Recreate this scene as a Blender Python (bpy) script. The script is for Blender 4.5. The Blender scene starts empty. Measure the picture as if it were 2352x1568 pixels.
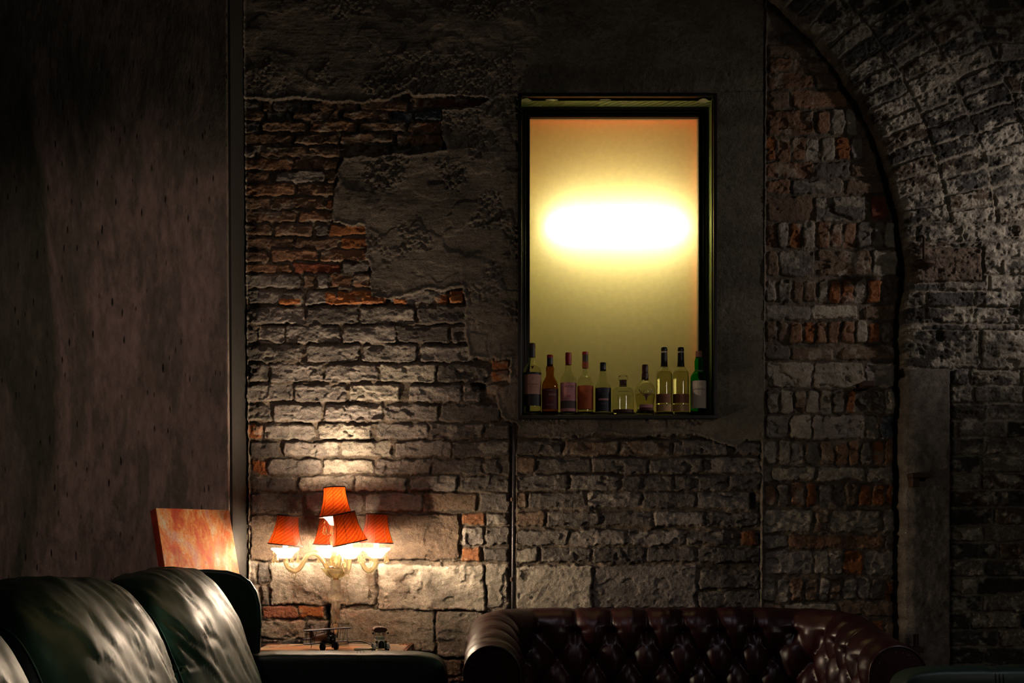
import bpy, math, random
import numpy as np
from mathutils import Vector, Matrix, Euler

scene = bpy.context.scene
COL = scene.collection
PI = math.pi
F = 2617.0            # focal length in pixels of the 2352 px wide frame
D0 = 4.9              # camera to back wall
CAMZ = 1.05
HZ = 1250.0           # horizon row

# ------------------------------------------------------------------ camera
cam = bpy.data.cameras.new('camera')
camo = bpy.data.objects.new('camera', cam)
COL.objects.link(camo)
cam.sensor_width = 36.0
cam.lens = F / 2352 * 36.0
cam.shift_y = (HZ - 784) / 2352
cam.clip_start = 0.05
cam.clip_end = 60
camo.location = (0, -D0, CAMZ)
camo.rotation_euler = (PI / 2, 0, 0)
scene.camera = camo

# ------------------------------------------------------------------ view
scene.view_settings.view_transform = 'Standard'
scene.view_settings.look = 'None'
scene.view_settings.gamma = 1.0
scene.view_settings.exposure = 0.0
scene.view_settings.use_curve_mapping = False
try:
    scene.cycles.max_bounces = 14
    scene.cycles.transmission_bounces = 12
    scene.cycles.transparent_max_bounces = 12
    scene.cycles.diffuse_bounces = 3
    scene.cycles.glossy_bounces = 4
    scene.cycles.sample_clamp_indirect = 16
    scene.cycles.caustics_reflective = False
    scene.cycles.caustics_refractive = True
    scene.cycles.blur_glossy = 1.0
    scene.cycles.use_denoising = True
except Exception:
    pass

# ------------------------------------------------------------------ world and room lights
world = bpy.data.worlds.new('world')
scene.world = world
world.use_nodes = True
world.node_tree.nodes['Background'].inputs[0].default_value = (0.75, 0.85, 0.7, 1)
world.node_tree.nodes['Background'].inputs[1].default_value = 0.010


def lamp(name, kind, loc, target, energy, color, **kw):
    l = bpy.data.lights.new(name, kind)
    l.energy = energy
    l.color = color
    for k, v in kw.items():
        setattr(l, k, v)
    o = bpy.data.objects.new(name, l)
    COL.objects.link(o)
    o.location = loc
    d = Vector(target) - Vector(loc)
    o.rotation_euler = d.to_track_quat('-Z', 'Y').to_euler()
    return o


# warm ceiling spot on the pier and brickwork
lamp('warm_ceiling_spot', 'SPOT', (-1.75, -2.7, 3.25), (-1.3, -0.25, 1.35), 50, (1.0, 0.72, 0.6),
     spot_size=math.radians(60), spot_blend=1.0, shadow_soft_size=0.10)
# neutral spot grazing the vault at the right
lamp('vault_spot', 'SPOT', (3.4, -0.85, 2.5), (2.2, 0.0, 2.42), 75, (1.0, 0.88, 0.8),
     spot_size=math.radians(62), spot_blend=1.0, shadow_soft_size=0.05)
# green white exit-sign glow out in the room
lamp('green_room_light', 'SPOT', (2.5, -0.9, 2.9), (-0.9, -1.6, 0.75), 60, (0.45, 1.0, 0.55), spot_size=math.radians(34), spot_blend=1.0, shadow_soft_size=0.16)
lamp('arm_highlight_spot', 'SPOT', (2.1, -2.0, 2.9), (1.7, -1.15, 0.6), 40, (0.92, 0.95, 1.0), spot_size=math.radians(40), spot_blend=1.0, shadow_soft_size=0.22)  # unseen spot, added for the grey highlight on the right sofa arm
lamp('sofa_fill_spot', 'SPOT', (0.35, -2.0, 3.3), (0.75, -0.6, 0.5), 22, (0.95, 0.88, 1.0), spot_size=math.radians(46), spot_blend=1.0, shadow_soft_size=0.16)  # unseen spot, added to light up the tufted back
lamp('front_fill', 'AREA', (2.9, -4.2, 2.3), (1.6, -0.3, 1.1), 7.5, (1.0, 0.88, 0.75), shape='DISK', size=0.4)  # unseen soft fill, added to lift the dark right side
# unseen warm fill spot, added to brighten the bottle labels
lamp('bottle_fill_spot', 'SPOT', (0.3, -4.3, 2.7), (0.45, 0.0, 1.72), 9, (1.0, 0.7, 0.6), spot_size=math.radians(15), spot_blend=1.0, shadow_soft_size=0.04)


# ------------------------------------------------------------------ helpers
def srgb(r, g, b):
    def f(c):
        c = c / 255.0
        return c / 12.92 if c <= 0.04045 else ((c + 0.055) / 1.055) ** 2.4
    return (f(r), f(g), f(b), 1.0)


def XZ(px, py, d):
    return ((px - 1176) / F * d, CAMZ + (HZ - py) / F * d)


def P(px, py, d):
    x, z = XZ(px, py, d)
    return Vector((x, d - D0, z))


class NT:
    def __init__(self, name):
        self.m = bpy.data.materials.new(name)
        self.m.use_nodes = True
        self.t = self.m.node_tree
        self.t.nodes.clear()
        self.out = self.n('ShaderNodeOutputMaterial')

    def n(self, typ, **kw):
        nd = self.t.nodes.new(typ)
        for k, v in kw.items():
            if k.startswith('i_'):
                nd.inputs[k[2:].replace('_', ' ')].default_value = v
            else:
                setattr(nd, k, v)
        return nd

    def l(self, a, b):
        self.t.links.new(a, b)

    def math(self, op, a, b=None):
        nd = self.n('ShaderNodeMath', operation=op)
        for i, v in enumerate((a, b)):
            if v is None:
                continue
            if isinstance(v, (int, float)):
                nd.inputs[i].default_value = v
            else:
                self.l(v, nd.inputs[i])
        return nd.outputs[0]

    def mixc(self, fac, a, b, blend='MIX'):
        nd = self.n('ShaderNodeMix', data_type='RGBA', blend_type=blend)
        for k, v in ((0, fac), (6, a), (7, b)):
            if isinstance(v, (int, float, tuple)):
                nd.inputs[k].default_value = v
            else:
                self.l(v, nd.inputs[k])
        return nd.outputs[2]

    def ramp(self, fac, stops):
        nd = self.n('ShaderNodeValToRGB')
        els = nd.color_ramp.elements
        while len(els) < len(stops):
            els.new(0.5)
        for e, (p, c) in zip(els, stops):
            e.position = p
            e.color = c if isinstance(c, tuple) else (c, c, c, 1)
        self.l(fac, nd.inputs[0])
        return nd.outputs[0]

    def noise(self, vec, scale, detail=4, rough=0.6, dist=0.0):
        nd = self.n('ShaderNodeTexNoise')
        nd.inputs['Scale'].default_value = scale
        nd.inputs['Detail'].default_value = detail
        nd.inputs['Roughness'].default_value = rough
        nd.inputs['Distortion'].default_value = dist
        if vec is not None:
            self.l(vec, nd.inputs['Vector'])
        return nd.outputs['Fac']

    def coord(self, scale=None):
        tc = self.n('ShaderNodeTexCoord')
        if scale is None:
            return tc.outputs['Object']
        mp = self.n('ShaderNodeMapping')
        mp.inputs['Scale'].default_value = scale
        self.l(tc.outputs['Object'], mp.inputs['Vector'])
        return mp.outputs[0]

    def bump(self, h, strength, dist, normal=None):
        nd = self.n('ShaderNodeBump')
        nd.inputs['Strength'].default_value = strength
        nd.inputs['Distance'].default_value = dist
        self.l(h, nd.inputs['Height'])
        if normal is not None:
            self.l(normal, nd.inputs['Normal'])
        return nd.outputs[0]

    def bsdf(self, color=None, rough=0.5, metal=0.0, normal=None, **kw):
        b = self.n('ShaderNodeBsdfPrincipled')
        if color is not None:
            if isinstance(color, tuple):
                b.inputs['Base Color'].default_value = color
            else:
                self.l(color, b.inputs['Base Color'])
        if isinstance(rough, (int, float)):
            b.inputs['Roughness'].default_value = rough
        else:
            self.l(rough, b.inputs['Roughness'])
        b.inputs['Metallic'].default_value = metal
        if normal is not None:
            self.l(normal, b.inputs['Normal'])
        for k, v in kw.items():
            b.inputs[k].default_value = v
        self.l(b.outputs[0], self.out.inputs[0])
        return b


def simple(name, col, rough=0.5, metal=0.0, var=0.15, bump=0.0, scale=60.0, **kw):
    t = NT(name)
    c = t.coord()
    n1 = t.noise(c, scale, 4)
    cc = t.mixc(1.0, col, t.ramp(n1, [(0.25, 1 - var), (0.75, 1 + var)]), 'MULTIPLY')
    nm = t.bump(n1, bump, 0.002) if bump > 0 else None
    t.bsdf(cc, rough, metal, nm, **kw)
    return t.m


M = {}


class MB:
    """collects verts and faces of one mesh"""
    def __init__(self):
        self.v = []
        self.f = []

    def add(self, vs, fs, T=None):
        o = len(self.v)
        if T is not None:
            vs = [T @ Vector(p) for p in vs]
        self.v += [tuple(p) for p in vs]
        self.f += [tuple(i + o for i in f) for f in fs]
        return self

    def box(self, c, s, T=None, R=None):
        hx, hy, hz = s[0] / 2, s[1] / 2, s[2] / 2
        vs = [Vector((x * hx, y * hy, z * hz)) for x in (-1, 1) for y in (-1, 1) for z in (-1, 1)]
        if R is not None:
            vs = [R @ p for p in vs]
        vs = [p + Vector(c) for p in vs]
        fs = [(0, 1, 3, 2), (4, 6, 7, 5), (0, 4, 5, 1), (2, 3, 7, 6), (0, 2, 6, 4), (1, 5, 7, 3)]
        return self.add(vs, fs, T)

    def lathe(self, prof, seg=32, T=None, flute=0, famp=0.0, close=False):
        vs, fs = [], []
        for r, z in prof:
            for k in range(seg):
                a = 2 * PI * k / seg
                rr = r * (1 + (famp * math.cos(flute * a) if flute else 0))
                vs.append((rr * math.cos(a), rr * math.sin(a), z))
        n = len(prof)
        for i in range(n - 1):
            for k in range(seg):
                k2 = (k + 1) % seg
                fs.append((i * seg + k, i * seg + k2, (i + 1) * seg + k2, (i + 1) * seg + k))
        if close:
            for k in range(seg):
                k2 = (k + 1) % seg
                fs.append(((n - 1) * seg + k, (n - 1) * seg + k2, k2, k))
        else:
            if prof[0][0] > 1e-6:
                fs.append(tuple(range(seg))[::-1])
            if prof[-1][0] > 1e-6:
                fs.append(tuple((n - 1) * seg + k for k in range(seg)))
        return self.add(vs, fs, T)

    def shell(self, prof, seg=32, T=None, flute=0, famp=0.0):
        """lathe without caps"""
        vs, fs = [], []
        for r, z in prof:
            for k in range(seg):
                a = 2 * PI * k / seg
                rr = r * (1 + (famp * math.cos(flute * a) if flute else 0))
                vs.append((rr * math.cos(a), rr * math.sin(a), z))
        for i in range(len(prof) - 1):
            for k in range(seg):
                k2 = (k + 1) % seg
                fs.append((i * seg + k, i * seg + k2, (i + 1) * seg + k2, (i + 1) * seg + k))
        return self.add(vs, fs, T)

    def tube(self, pts, r, seg=10, T=None, cyclic=False):
        pts = [Vector(p) for p in pts]
        n = len(pts)
        vs, fs = [], []
        up = None
        for i, p in enumerate(pts):
            if cyclic:
                t = pts[(i + 1) % n] - pts[(i - 1) % n]
            else:
                t = pts[min(i + 1, n - 1)] - pts[max(i - 1, 0)]
            t.normalize()
            if up is None:
                up = Vector((0, 0, 1)) if abs(t.z) < 0.9 else Vector((1, 0, 0))
            s = t.cross(up)
            s.normalize()
            up = s.cross(t)
            rr = r[i] if isinstance(r, (list, tuple)) else r
            for k in range(seg):
                a = 2 * PI * k / seg
                vs.append(p + s * (math.cos(a) * rr) + up * (math.sin(a) * rr))
        m = n if cyclic else n - 1
        for i in range(m):
            j = (i + 1) % n
            for k in range(seg):
                k2 = (k + 1) % seg
                fs.append((i * seg + k, i * seg + k2, j * seg + k2, j * seg + k))
        if not cyclic:
            fs.append(tuple(range(seg))[::-1])
            fs.append(tuple((n - 1) * seg + k for k in range(seg)))
        return self.add(vs, fs, T)

    def ball(self, c, r, seg=14, rings=9, T=None):
        if isinstance(r, (int, float)):
            r = (r, r, r)
        vs = [(c[0], c[1], c[2] - r[2])]
        fs = []
        for i in range(1, rings):
            b = -PI / 2 + PI * i / rings
            for k in range(seg):
                a = 2 * PI * k / seg
                vs.append((c[0] + r[0] * math.cos(b) * math.cos(a), c[1] + r[1] * math.cos(b) * math.sin(a), c[2] + r[2] * math.sin(b)))
        vs.append((c[0], c[1], c[2] + r[2]))
        for k in range(seg):
            k2 = (k + 1) % seg
            fs.append((0, 1 + k2, 1 + k))
            for i in range(rings - 2):
                o = 1 + i * seg
                fs.append((o + k, o + k2, o + seg + k2, o + seg + k))
            o = 1 + (rings - 2) * seg
            fs.append((o + k, o + k2, len(vs) - 1))
        return self.add(vs, fs, T)

    def prism(self, outline, h, T=None):
        """outline in xy, extruded along z"""
        n = len(outline)
        vs = [(x, y, 0) for x, y in outline] + [(x, y, h) for x, y in outline]
        fs = [tuple(range(n))[::-1], tuple(range(n, 2 * n))]
        for i in range(n):
            j = (i + 1) % n
            fs.append((i, j, n + j, n + i))
        return self.add(vs, fs, T)

    def build(self, name, mat=None, parent=None, smooth=False, loc=None, bevel=0.0, subd=0, angle=None):
        me = bpy.data.meshes.new(name)
        me.from_pydata(self.v, [], self.f)
        me.validate()
        o = bpy.data.objects.new(name, me)
        COL.objects.link(o)
        if mat:
            me.materials.append(M[mat] if isinstance(mat, str) else mat)
        if smooth:
            me.polygons.foreach_set('use_smooth', [True] * len(me.polygons))
            if angle is not None:
                try:
                    me.set_sharp_from_angle(angle=math.radians(angle))
                except Exception:
                    pass
        if parent:
            o.parent = parent
        if loc is not None:
            o.location = loc
        if bevel > 0:
            b = o.modifiers.new('bevel', 'BEVEL')
            b.width = bevel
            b.segments = 3
            b.limit_method = 'ANGLE'
            b.harden_normals = False
        if subd:
            s = o.modifiers.new('subsurf', 'SUBSURF')
            s.levels = subd
            s.render_levels = subd
        me.update()
        return o


def tag(o, label, cat, group=None):
    o['label'] = label
    o['category'] = cat
    if group:
        o['group'] = group
    return o


def struct(o):
    o['kind'] = 'structure'
    return o


def thing(name, label, cat, loc=(0, 0, 0), rot=(0, 0, 0), group=None):
    o = bpy.data.objects.new(name, None)
    COL.objects.link(o)
    o.location = loc
    o.rotation_euler = rot
    o.empty_display_size = 0.05
    return tag(o, label, cat, group)


def Rz(a):
    return Matrix.Rotation(a, 4, 'Z')


def Rx(a):
    return Matrix.Rotation(a, 4, 'X')


def Ry(a):
    return Matrix.Rotation(a, 4, 'Y')


def Tr(x, y, z):
    return Matrix.Translation((x, y, z))


# ------------------------------------------------------------------ numpy noise
def hashf(i, j, seed):
    x = np.sin(i * 127.1 + j * 311.7 + seed * 74.7) * 43758.5453
    return x - np.floor(x)


def vnoise(x, y, seed=0):
    xi, yi = np.floor(x), np.floor(y)
    xf, yf = x - xi, y - yi
    u = xf * xf * xf * (xf * (xf * 6 - 15) + 10)
    v = yf * yf * yf * (yf * (yf * 6 - 15) + 10)
    a = hashf(xi, yi, seed)
    b = hashf(xi + 1, yi, seed)
    c = hashf(xi, yi + 1, seed)
    d = hashf(xi + 1, yi + 1, seed)
    return (a * (1 - u) + b * u) * (1 - v) + (c * (1 - u) + d * u) * v


def fbm(x, y, seed=0, oct=4, gain=0.5):
    s, a, t = 0.0, 1.0, 0.0
    for k in range(oct):
        s = s + a * (vnoise(x, y, seed + k * 13.7) - 0.5)
        t += a
        a *= gain
        x, y = x * 2.03 + 17.3, y * 2.03 - 9.1
    return s / t * 2


def sstep(a, b, x):
    t = np.clip((x - a) / (b - a), 0, 1)
    return t * t * (3 - 2 * t)


def rr_in(x, y, x0, y0, x1, y1, r):
    """distance inside a rounded rectangle (positive inside)"""
    cx, cy = (x0 + x1) / 2, (y0 + y1) / 2
    hx, hy = (x1 - x0) / 2, (y1 - y0) / 2
    r = min(r, hx, hy)
    qx = np.abs(x - cx) - hx + r
    qy = np.abs(y - cy) - hy + r
    return -(np.hypot(np.maximum(qx, 0), np.maximum(qy, 0)) + np.minimum(np.maximum(qx, qy), 0) - r)


def poly_sd(x, y, pts):
    """signed distance to a polygon, positive inside"""
    best = np.full(x.shape, 1e9)
    inside = np.zeros(x.shape, bool)
    n = len(pts)
    for i in range(n):
        ax, ay = pts[i]
        bx, by = pts[(i + 1) % n]
        ex, ey = bx - ax, by - ay
        wx, wy = x - ax, y - ay
        t = np.clip((wx * ex + wy * ey) / (ex * ex + ey * ey + 1e-9), 0, 1)
        best = np.minimum(best, np.hypot(wx - ex * t, wy - ey * t))
        if ay != by:
            c = ((ay > y) != (by > y)) & (x < ex * (y - ay) / ey + ax)
            inside ^= c
    return np.where(inside, best, -best)


# ------------------------------------------------------------------ materials
def mat_masonry():
    t = NT('masonry')
    at = t.n('ShaderNodeAttribute', attribute_name='albedo')
    c = t.coord()
    n1 = t.noise(c, 55, 6, 0.65)
    n2 = t.noise(c, 260, 3, 0.6)
    n3 = t.noise(c, 9, 3, 0.6)
    col = t.mixc(1.0, at.outputs['Color'], t.ramp(n1, [(0.28, 0.62), (0.5, 1.0), (0.78, 1.3)]), 'MULTIPLY')
    col = t.mixc(1.0, col, t.ramp(n2, [(0.3, 0.66), (0.5, 1.0), (0.72, 1.28)]), 'MULTIPLY')
    col = t.mixc(1.0, col, t.ramp(n3, [(0.3, 0.82), (0.7, 1.12)]), 'MULTIPLY')
    b1 = t.bump(n1, 0.8, 0.009)
    b2 = t.bump(n2, 0.8, 0.005, b1)
    t.bsdf(col, 0.88, 0.0, b2, **{'Specular IOR Level': 0.3})
    return t.m


def mat_pier():
    t = NT('streaked_plaster')
    c = t.coord((1, 1, 0.32))
    c0 = t.coord()
    big = t.noise(c, 1.7, 5, 0.62, 0.6)
    mid = t.noise(c, 7, 5, 0.7, 0.3)
    st = t.noise(c, 42, 4, 0.7)
    pit = t.n('ShaderNodeTexVoronoi', feature='F1')
    pit.inputs['Scale'].default_value = 46
    pit.inputs['Randomness'].default_value = 1.0
    cs = t.coord((1, 1, 0.20))
    t.l(cs, pit.inputs['Vector'])
    gate = t.ramp(t.noise(c0, 5, 3), [(0.36, 0.0), (0.56, 1.0)])
    wv = t.noise(cs, 26, 4, 0.7)
    pd = t.math('ADD', pit.outputs['Distance'], t.math('MULTIPLY', t.math('SUBTRACT', wv, 0.5), 0.35))
    pr = t.ramp(pd, [(0.04, 1.0), (0.15, 0.0)])
    pitm = t.math('MULTIPLY', pr, gate)
    base = t.mixc(t.ramp(big, [(0.44, 0.0), (0.52, 1.0)]), srgb(74, 74, 60), srgb(140, 121, 112))
    base = t.mixc(t.ramp(mid, [(0.47, 0.0), (0.56, 0.75)]), base, srgb(98, 92, 82))
    base = t.mixc(1.0, base, t.ramp(st, [(0.3, 0.62), (0.7, 1.28)]), 'MULTIPLY')
    base = t.mixc(pitm, base, srgb(34, 32, 28))
    h = t.math('SUBTRACT', t.math('ADD', t.math('MULTIPLY', mid, 1.2), t.math('MULTIPLY', st, 0.5)), t.math('MULTIPLY', pitm, 1.1))
    nm = t.bump(h, 1.0, 0.012)
    nm = t.bump(t.noise(c0, 180, 4), 0.4, 0.002, nm)
    t.bsdf(base, 0.8, 0, nm)
    return t.m


def mat_leather(name, col, col2, rough=0.34, coat=0.2, spec=0.5):
    t = NT(name)
    c = t.coord()
    v = t.n('ShaderNodeTexVoronoi', feature='DISTANCE_TO_EDGE')
    v.inputs['Scale'].default_value = 260
    t.l(c, v.inputs['Vector'])
    n = t.noise(c, 6, 5, 0.65, 0.4)
    n2 = t.noise(c, 30, 4, 0.6)
    cc = t.mixc(t.ramp(n, [(0.35, 0.0), (0.7, 1.0)]), col, col2)
    nm = t.bump(v.outputs['Distance'], 0.12, 0.001)
    nm = t.bump(n2, 0.08, 0.004, nm)
    r = t.ramp(n, [(0.3, rough - 0.06), (0.7, rough + 0.1)])
    t.bsdf(cc, r, 0, nm, **{'Coat Weight': coat, 'Coat Roughness': 0.25, 'Specular IOR Level': spec})
    return t.m


def mat_glass(name, col, rough=0.02, ior=1.45):
    t = NT(name)
    g = t.n('ShaderNodeBsdfGlass')
    c = t.coord()
    n = t.noise(c, 14, 2)
    cc = t.mixc(1.0, col, t.ramp(n, [(0.3, 0.96), (0.7, 1.0)]), 'MULTIPLY')
    t.l(cc, g.inputs['Color'])
    g.inputs['Roughness'].default_value = rough
    g.inputs['IOR'].default_value = ior
    t.l(g.outputs[0], t.out.inputs[0])
    return t.m


def mat_crystal(name, col, ior=1.5, clear=0.45):
    """cut glass: part sharp refraction, part see-through so lamp light passes"""
    t = NT(name)
    g = t.n('ShaderNodeBsdfGlass')
    c = t.coord()
    n = t.noise(c, 90, 2)
    cc = t.mixc(1.0, col, t.ramp(n, [(0.3, 0.9), (0.7, 1.0)]), 'MULTIPLY')
    t.l(cc, g.inputs['Color'])
    g.inputs['IOR'].default_value = ior
    g.inputs['Roughness'].default_value = 0.01
    tr = t.n('ShaderNodeBsdfTransparent')
    tr.inputs[0].default_value = col
    mx = t.n('ShaderNodeMixShader')
    mx.inputs[0].default_value = clear
    t.l(g.outputs[0], mx.inputs[1])
    t.l(tr.outputs[0], mx.inputs[2])
    tl = t.n('ShaderNodeBsdfTranslucent')
    tl.inputs[0].default_value = col
    mx2 = t.n('ShaderNodeMixShader')
    mx2.inputs[0].default_value = 0.13
    t.l(mx.outputs[0], mx2.inputs[1])
    t.l(tl.outputs[0], mx2.inputs[2])
    t.l(mx2.outputs[0], t.out.inputs[0])
    return t.m


def mat_translucent(name, colt, cold, fac, stripes=False):
    t = NT(name)
    c = t.coord()
    if stripes:
        sp = t.n('ShaderNodeSeparateXYZ')
        t.l(c, sp.inputs[0])
        ang = t.math('ARCTAN2', sp.outputs['Y'], sp.outputs['X'])
        k = t.math('ADD', t.math('MULTIPLY', ang, 44.0), t.math('MULTIPLY', sp.outputs['Z'], -1050.0))
        w = t.noise(c, 30, 3)
        k = t.math('ADD', k, t.math('MULTIPLY', w, 9.0))
        s = t.math('SINE', k)
        s2 = t.math('SINE', t.math('MULTIPLY', k, 0.37))
        f = t.math('ADD', t.math('MULTIPLY', s, 0.32), t.math('ADD', t.math('MULTIPLY', s2, 0.2), 0.5))
        mul = t.ramp(f, [(0.05, (0.36, 0.16, 0.16, 1)), (0.5, (0.85, 0.8, 0.7, 1)), (0.95, (1.5, 2.2, 2.2, 1))])
        fl = t.math('MULTIPLY', s, 1.0)
        nm = t.bump(fl, 0.4, 0.0012)
    else:
        mul = t.ramp(t.noise(c, 40, 3), [(0.3, 0.92), (0.7, 1.0)])
        nm = None
    ct = t.mixc(1.0, colt, mul, 'MULTIPLY')
    cd = t.mixc(1.0, cold, mul, 'MULTIPLY')
    a = t.n('ShaderNodeBsdfTranslucent')
    b = t.n('ShaderNodeBsdfPrincipled')
    b.inputs['Roughness'].default_value = 0.5
    t.l(ct, a.inputs[0])
    t.l(cd, b.inputs['Base Color'])
    if nm is not None:
        t.l(nm, b.inputs['Normal'])
    mx = t.n('ShaderNodeMixShader')
    mx.inputs[0].default_value = fac
    t.l(b.outputs[0], mx.inputs[1])
    t.l(a.outputs[0], mx.inputs[2])
    t.l(mx.outputs[0], t.out.inputs[0])
    return t.m


def mat_emit(name, col, strength):
    t = NT(name)
    e = t.n('ShaderNodeEmission')
    e.inputs[0].default_value = col
    e.inputs[1].default_value = strength
    t.l(e.outputs[0], t.out.inputs[0])
    return t.m


def mat_canvas():
    t = NT('rust_painting')
    c = t.coord((1, 1, 0.4))
    c0 = t.coord()
    a = t.noise(c, 8, 7, 0.72, 0.8)
    b = t.noise(c, 28, 6, 0.75, 0.4)
    g = t.noise(c0, 90, 4, 0.7)
    col = t.ramp(a, [(0.38, srgb(176, 168, 160)), (0.45, srgb(200, 138, 80)), (0.51, srgb(186, 78, 20)), (0.60, srgb(130, 24, 6))])
    col2 = t.ramp(b, [(0.42, srgb(180, 50, 8)), (0.52, srgb(206, 132, 50)), (0.62, srgb(196, 180, 150))])
    col = t.mixc(0.5, col, col2)
    col = t.mixc(t.ramp(g, [(0.52, 0.0), (0.66, 0.6)]), col, srgb(160, 46, 16))
    nm = t.bump(g, 0.3, 0.0015)
    t.bsdf(col, 0.6, 0, nm)
    return t.m


def mat_tread():
    t = NT('green_tread_plate')
    c = t.coord()
    n = t.noise(c, 22, 4, 0.6)
    w1 = t.n('ShaderNodeTexWave', wave_type='BANDS', bands_direction='DIAGONAL')
    w1.inputs['Scale'].default_value = 18
    w1.inputs['Distortion'].default_value = 1.0
    t.l(c, w1.inputs['Vector'])
    col = t.mixc(t.ramp(n, [(0.66, 0.0), (0.70, 1.0)]), srgb(128, 150, 108), srgb(200, 210, 196))
    nm = t.bump(w1.outputs['Fac'], 0.8, 0.004)
    nm = t.bump(n, 0.3, 0.002, nm)
    t.bsdf(col, 0.36, 0.25, nm)
    return t.m


M['masonry'] = mat_masonry()
M['pier'] = mat_pier()
M['green_leather'] = mat_leather('green_leather', srgb(9, 26, 20), srgb(14, 36, 28), 0.46, 0.0, 0.27)
M['green_piping'] = mat_leather('green_piping', srgb(14, 40, 32), srgb(26, 60, 48), 0.3, 0.3)
M['maroon_leather'] = mat_leather('maroon_leather', srgb(34, 11, 13), srgb(48, 15, 18), 0.33, 0.0, 0.32)
M['stitch'] = simple('stitch_thread', srgb(6, 14, 11), 0.8)
M['clear_glass'] = mat_glass('clear_glass', (0.97, 0.98, 0.93, 1))
M['spirit'] = mat_glass('pale_spirit', (0.97, 0.93, 0.72, 1), 0.0, 1.36)
M['amber_glass'] = mat_glass('amber_glass', (0.80, 0.60, 0.22, 1))
M['green_glass'] = mat_glass('green_glass', (0.22, 0.82, 0.26, 1))
M['gold_crystal'] = mat_crystal('gold_crystal', (1.0, 0.95, 0.74, 1), 1.52, 0.2)
M['crystal'] = mat_crystal('clear_crystal', (1.0, 0.98, 0.92, 1), 1.52, 0.1)
M['cup_glass'] = mat_translucent('milk_glass', (1.0, 0.98, 0.95, 1), (0.85, 0.85, 0.8, 1), 0.88)
M['shade'] = mat_translucent('pleated_red_silk', (0.0088, 0.0008, 0.00007, 1), (0.22, 0.02, 0.008, 1), 0.8, True)
M['braid'] = simple('dark_braid', srgb(40, 14, 10), 0.8, 0, 0.3, 0.5, 300)
M['bulb'] = mat_emit('bulb_glow', (1.0, 0.80, 0.56, 1), 3000)
M['candle'] = mat_translucent('candle_sleeve', (0.9, 0.75, 0.5, 1), (0.8, 0.7, 0.5, 1), 0.4)
M['chrome'] = simple('chrome', srgb(210, 205, 195), 0.15, 1.0, 0.05)
M['brass'] = simple('brass', srgb(200, 160, 80), 0.25, 1.0, 0.1)
M['black_paint'] = simple('black_paint', srgb(16, 15, 15), 0.4)
M['frame_black'] = simple('black_frame_paint', srgb(20, 19, 17), 0.32, 0.0, 0.25, 0.2, 40)
M['tread'] = mat_tread()
M['box_paint'] = simple('cream_box_paint', srgb(138, 132, 60), 0.7)
M['amber_tint'] = simple('amber_top_tint', srgb(160, 118, 14), 0.7)
M['orange_tint'] = simple('orange_edge_tint', srgb(255, 96, 4), 0.7)
M['pane'] = mat_translucent('opal_pane', (1.0, 0.85, 0.42, 1), (0.4, 0.36, 0.2, 1), 0.93)
M['tube'] = mat_emit('tube_glow', (1.0, 0.93, 0.80, 1), 92)
M['canvas'] = mat_canvas()
M['canvas_side'] = simple('red_canvas_edge', srgb(150, 46, 22), 0.7, 0, 0.4, 0.3, 30)
M['iron'] = simple('rusty_iron', srgb(62, 44, 34), 0.7, 0.5, 0.5, 0.6, 90)
M['conduit'] = simple('grey_conduit', srgb(66, 60, 62), 0.35, 0.4, 0.1)
M['floor'] = simple('dark_floor', srgb(48, 42, 38), 0.5, 0, 0.3, 0.3, 8)
M['ceil'] = simple('dark_ceiling', srgb(50, 45, 40), 0.9, 0, 0.3, 0.3, 8)
M['trunk_cloth'] = simple('grey_trunk_cloth', srgb(170, 158, 136), 0.75, 0, 0.2, 0.4, 120)
M['brown_leather'] = simple('brown_leather', srgb(110, 62, 34), 0.45, 0, 0.3, 0.3, 80)
M['card'] = simple('tan_card', srgb(226, 182, 140), 0.8, 0, 0.12, 0.2, 40)
M['paper'] = simple('cream_paper', srgb(222, 208, 180), 0.8, 0, 0.1, 0.1, 40)
M['navy_paint'] = simple('navy_paint', srgb(26, 34, 74), 0.35, 0.2, 0.2)
M['plum_paint'] = simple('plum_paint', srgb(52, 30, 34), 0.35, 0.3, 0.25)
M['rubber'] = simple('black_rubber', srgb(16, 14, 14), 0.55)
M['cream_paint'] = simple('cream_paint', srgb(200, 204, 190), 0.3)
M['roof_brown'] = simple('brown_roof_cloth', srgb(84, 54, 44), 0.7, 0, 0.2, 0.3, 200)
M['wood'] = simple('dark_wood', srgb(52, 32, 22), 0.4, 0, 0.4, 0.2, 12)

# ------------------------------------------------------------------ masonry wall (real relief, one mesh per wall)
RES = 1.75            # pixels of the photo frame per grid step at wall distance (about 3.3 mm)
SC = D0 / F           # metres per pixel on the wall plane

C_GREY = np.array(srgb(128, 118, 110)[:3])
C_DGREY = np.array(srgb(92, 84, 78)[:3])
C_BROWN = np.array(srgb(108, 88, 72)[:3])
C_ORANGE = np.array(srgb(166, 102, 58)[:3])
C_RED = np.array(srgb(126, 68, 46)[:3])
C_TAN = np.array(srgb(160, 149, 134)[:3])
C_BLUE = np.array(srgb(74, 80, 88)[:3])
C_MORT = np.array(srgb(92, 80, 68)[:3])
C_DARK = np.array(srgb(26, 20, 17)[:3])
C_PLAS = np.array(srgb(120, 109, 98)[:3])
C_PALE = np.array(srgb(178, 168, 152)[:3])


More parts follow.
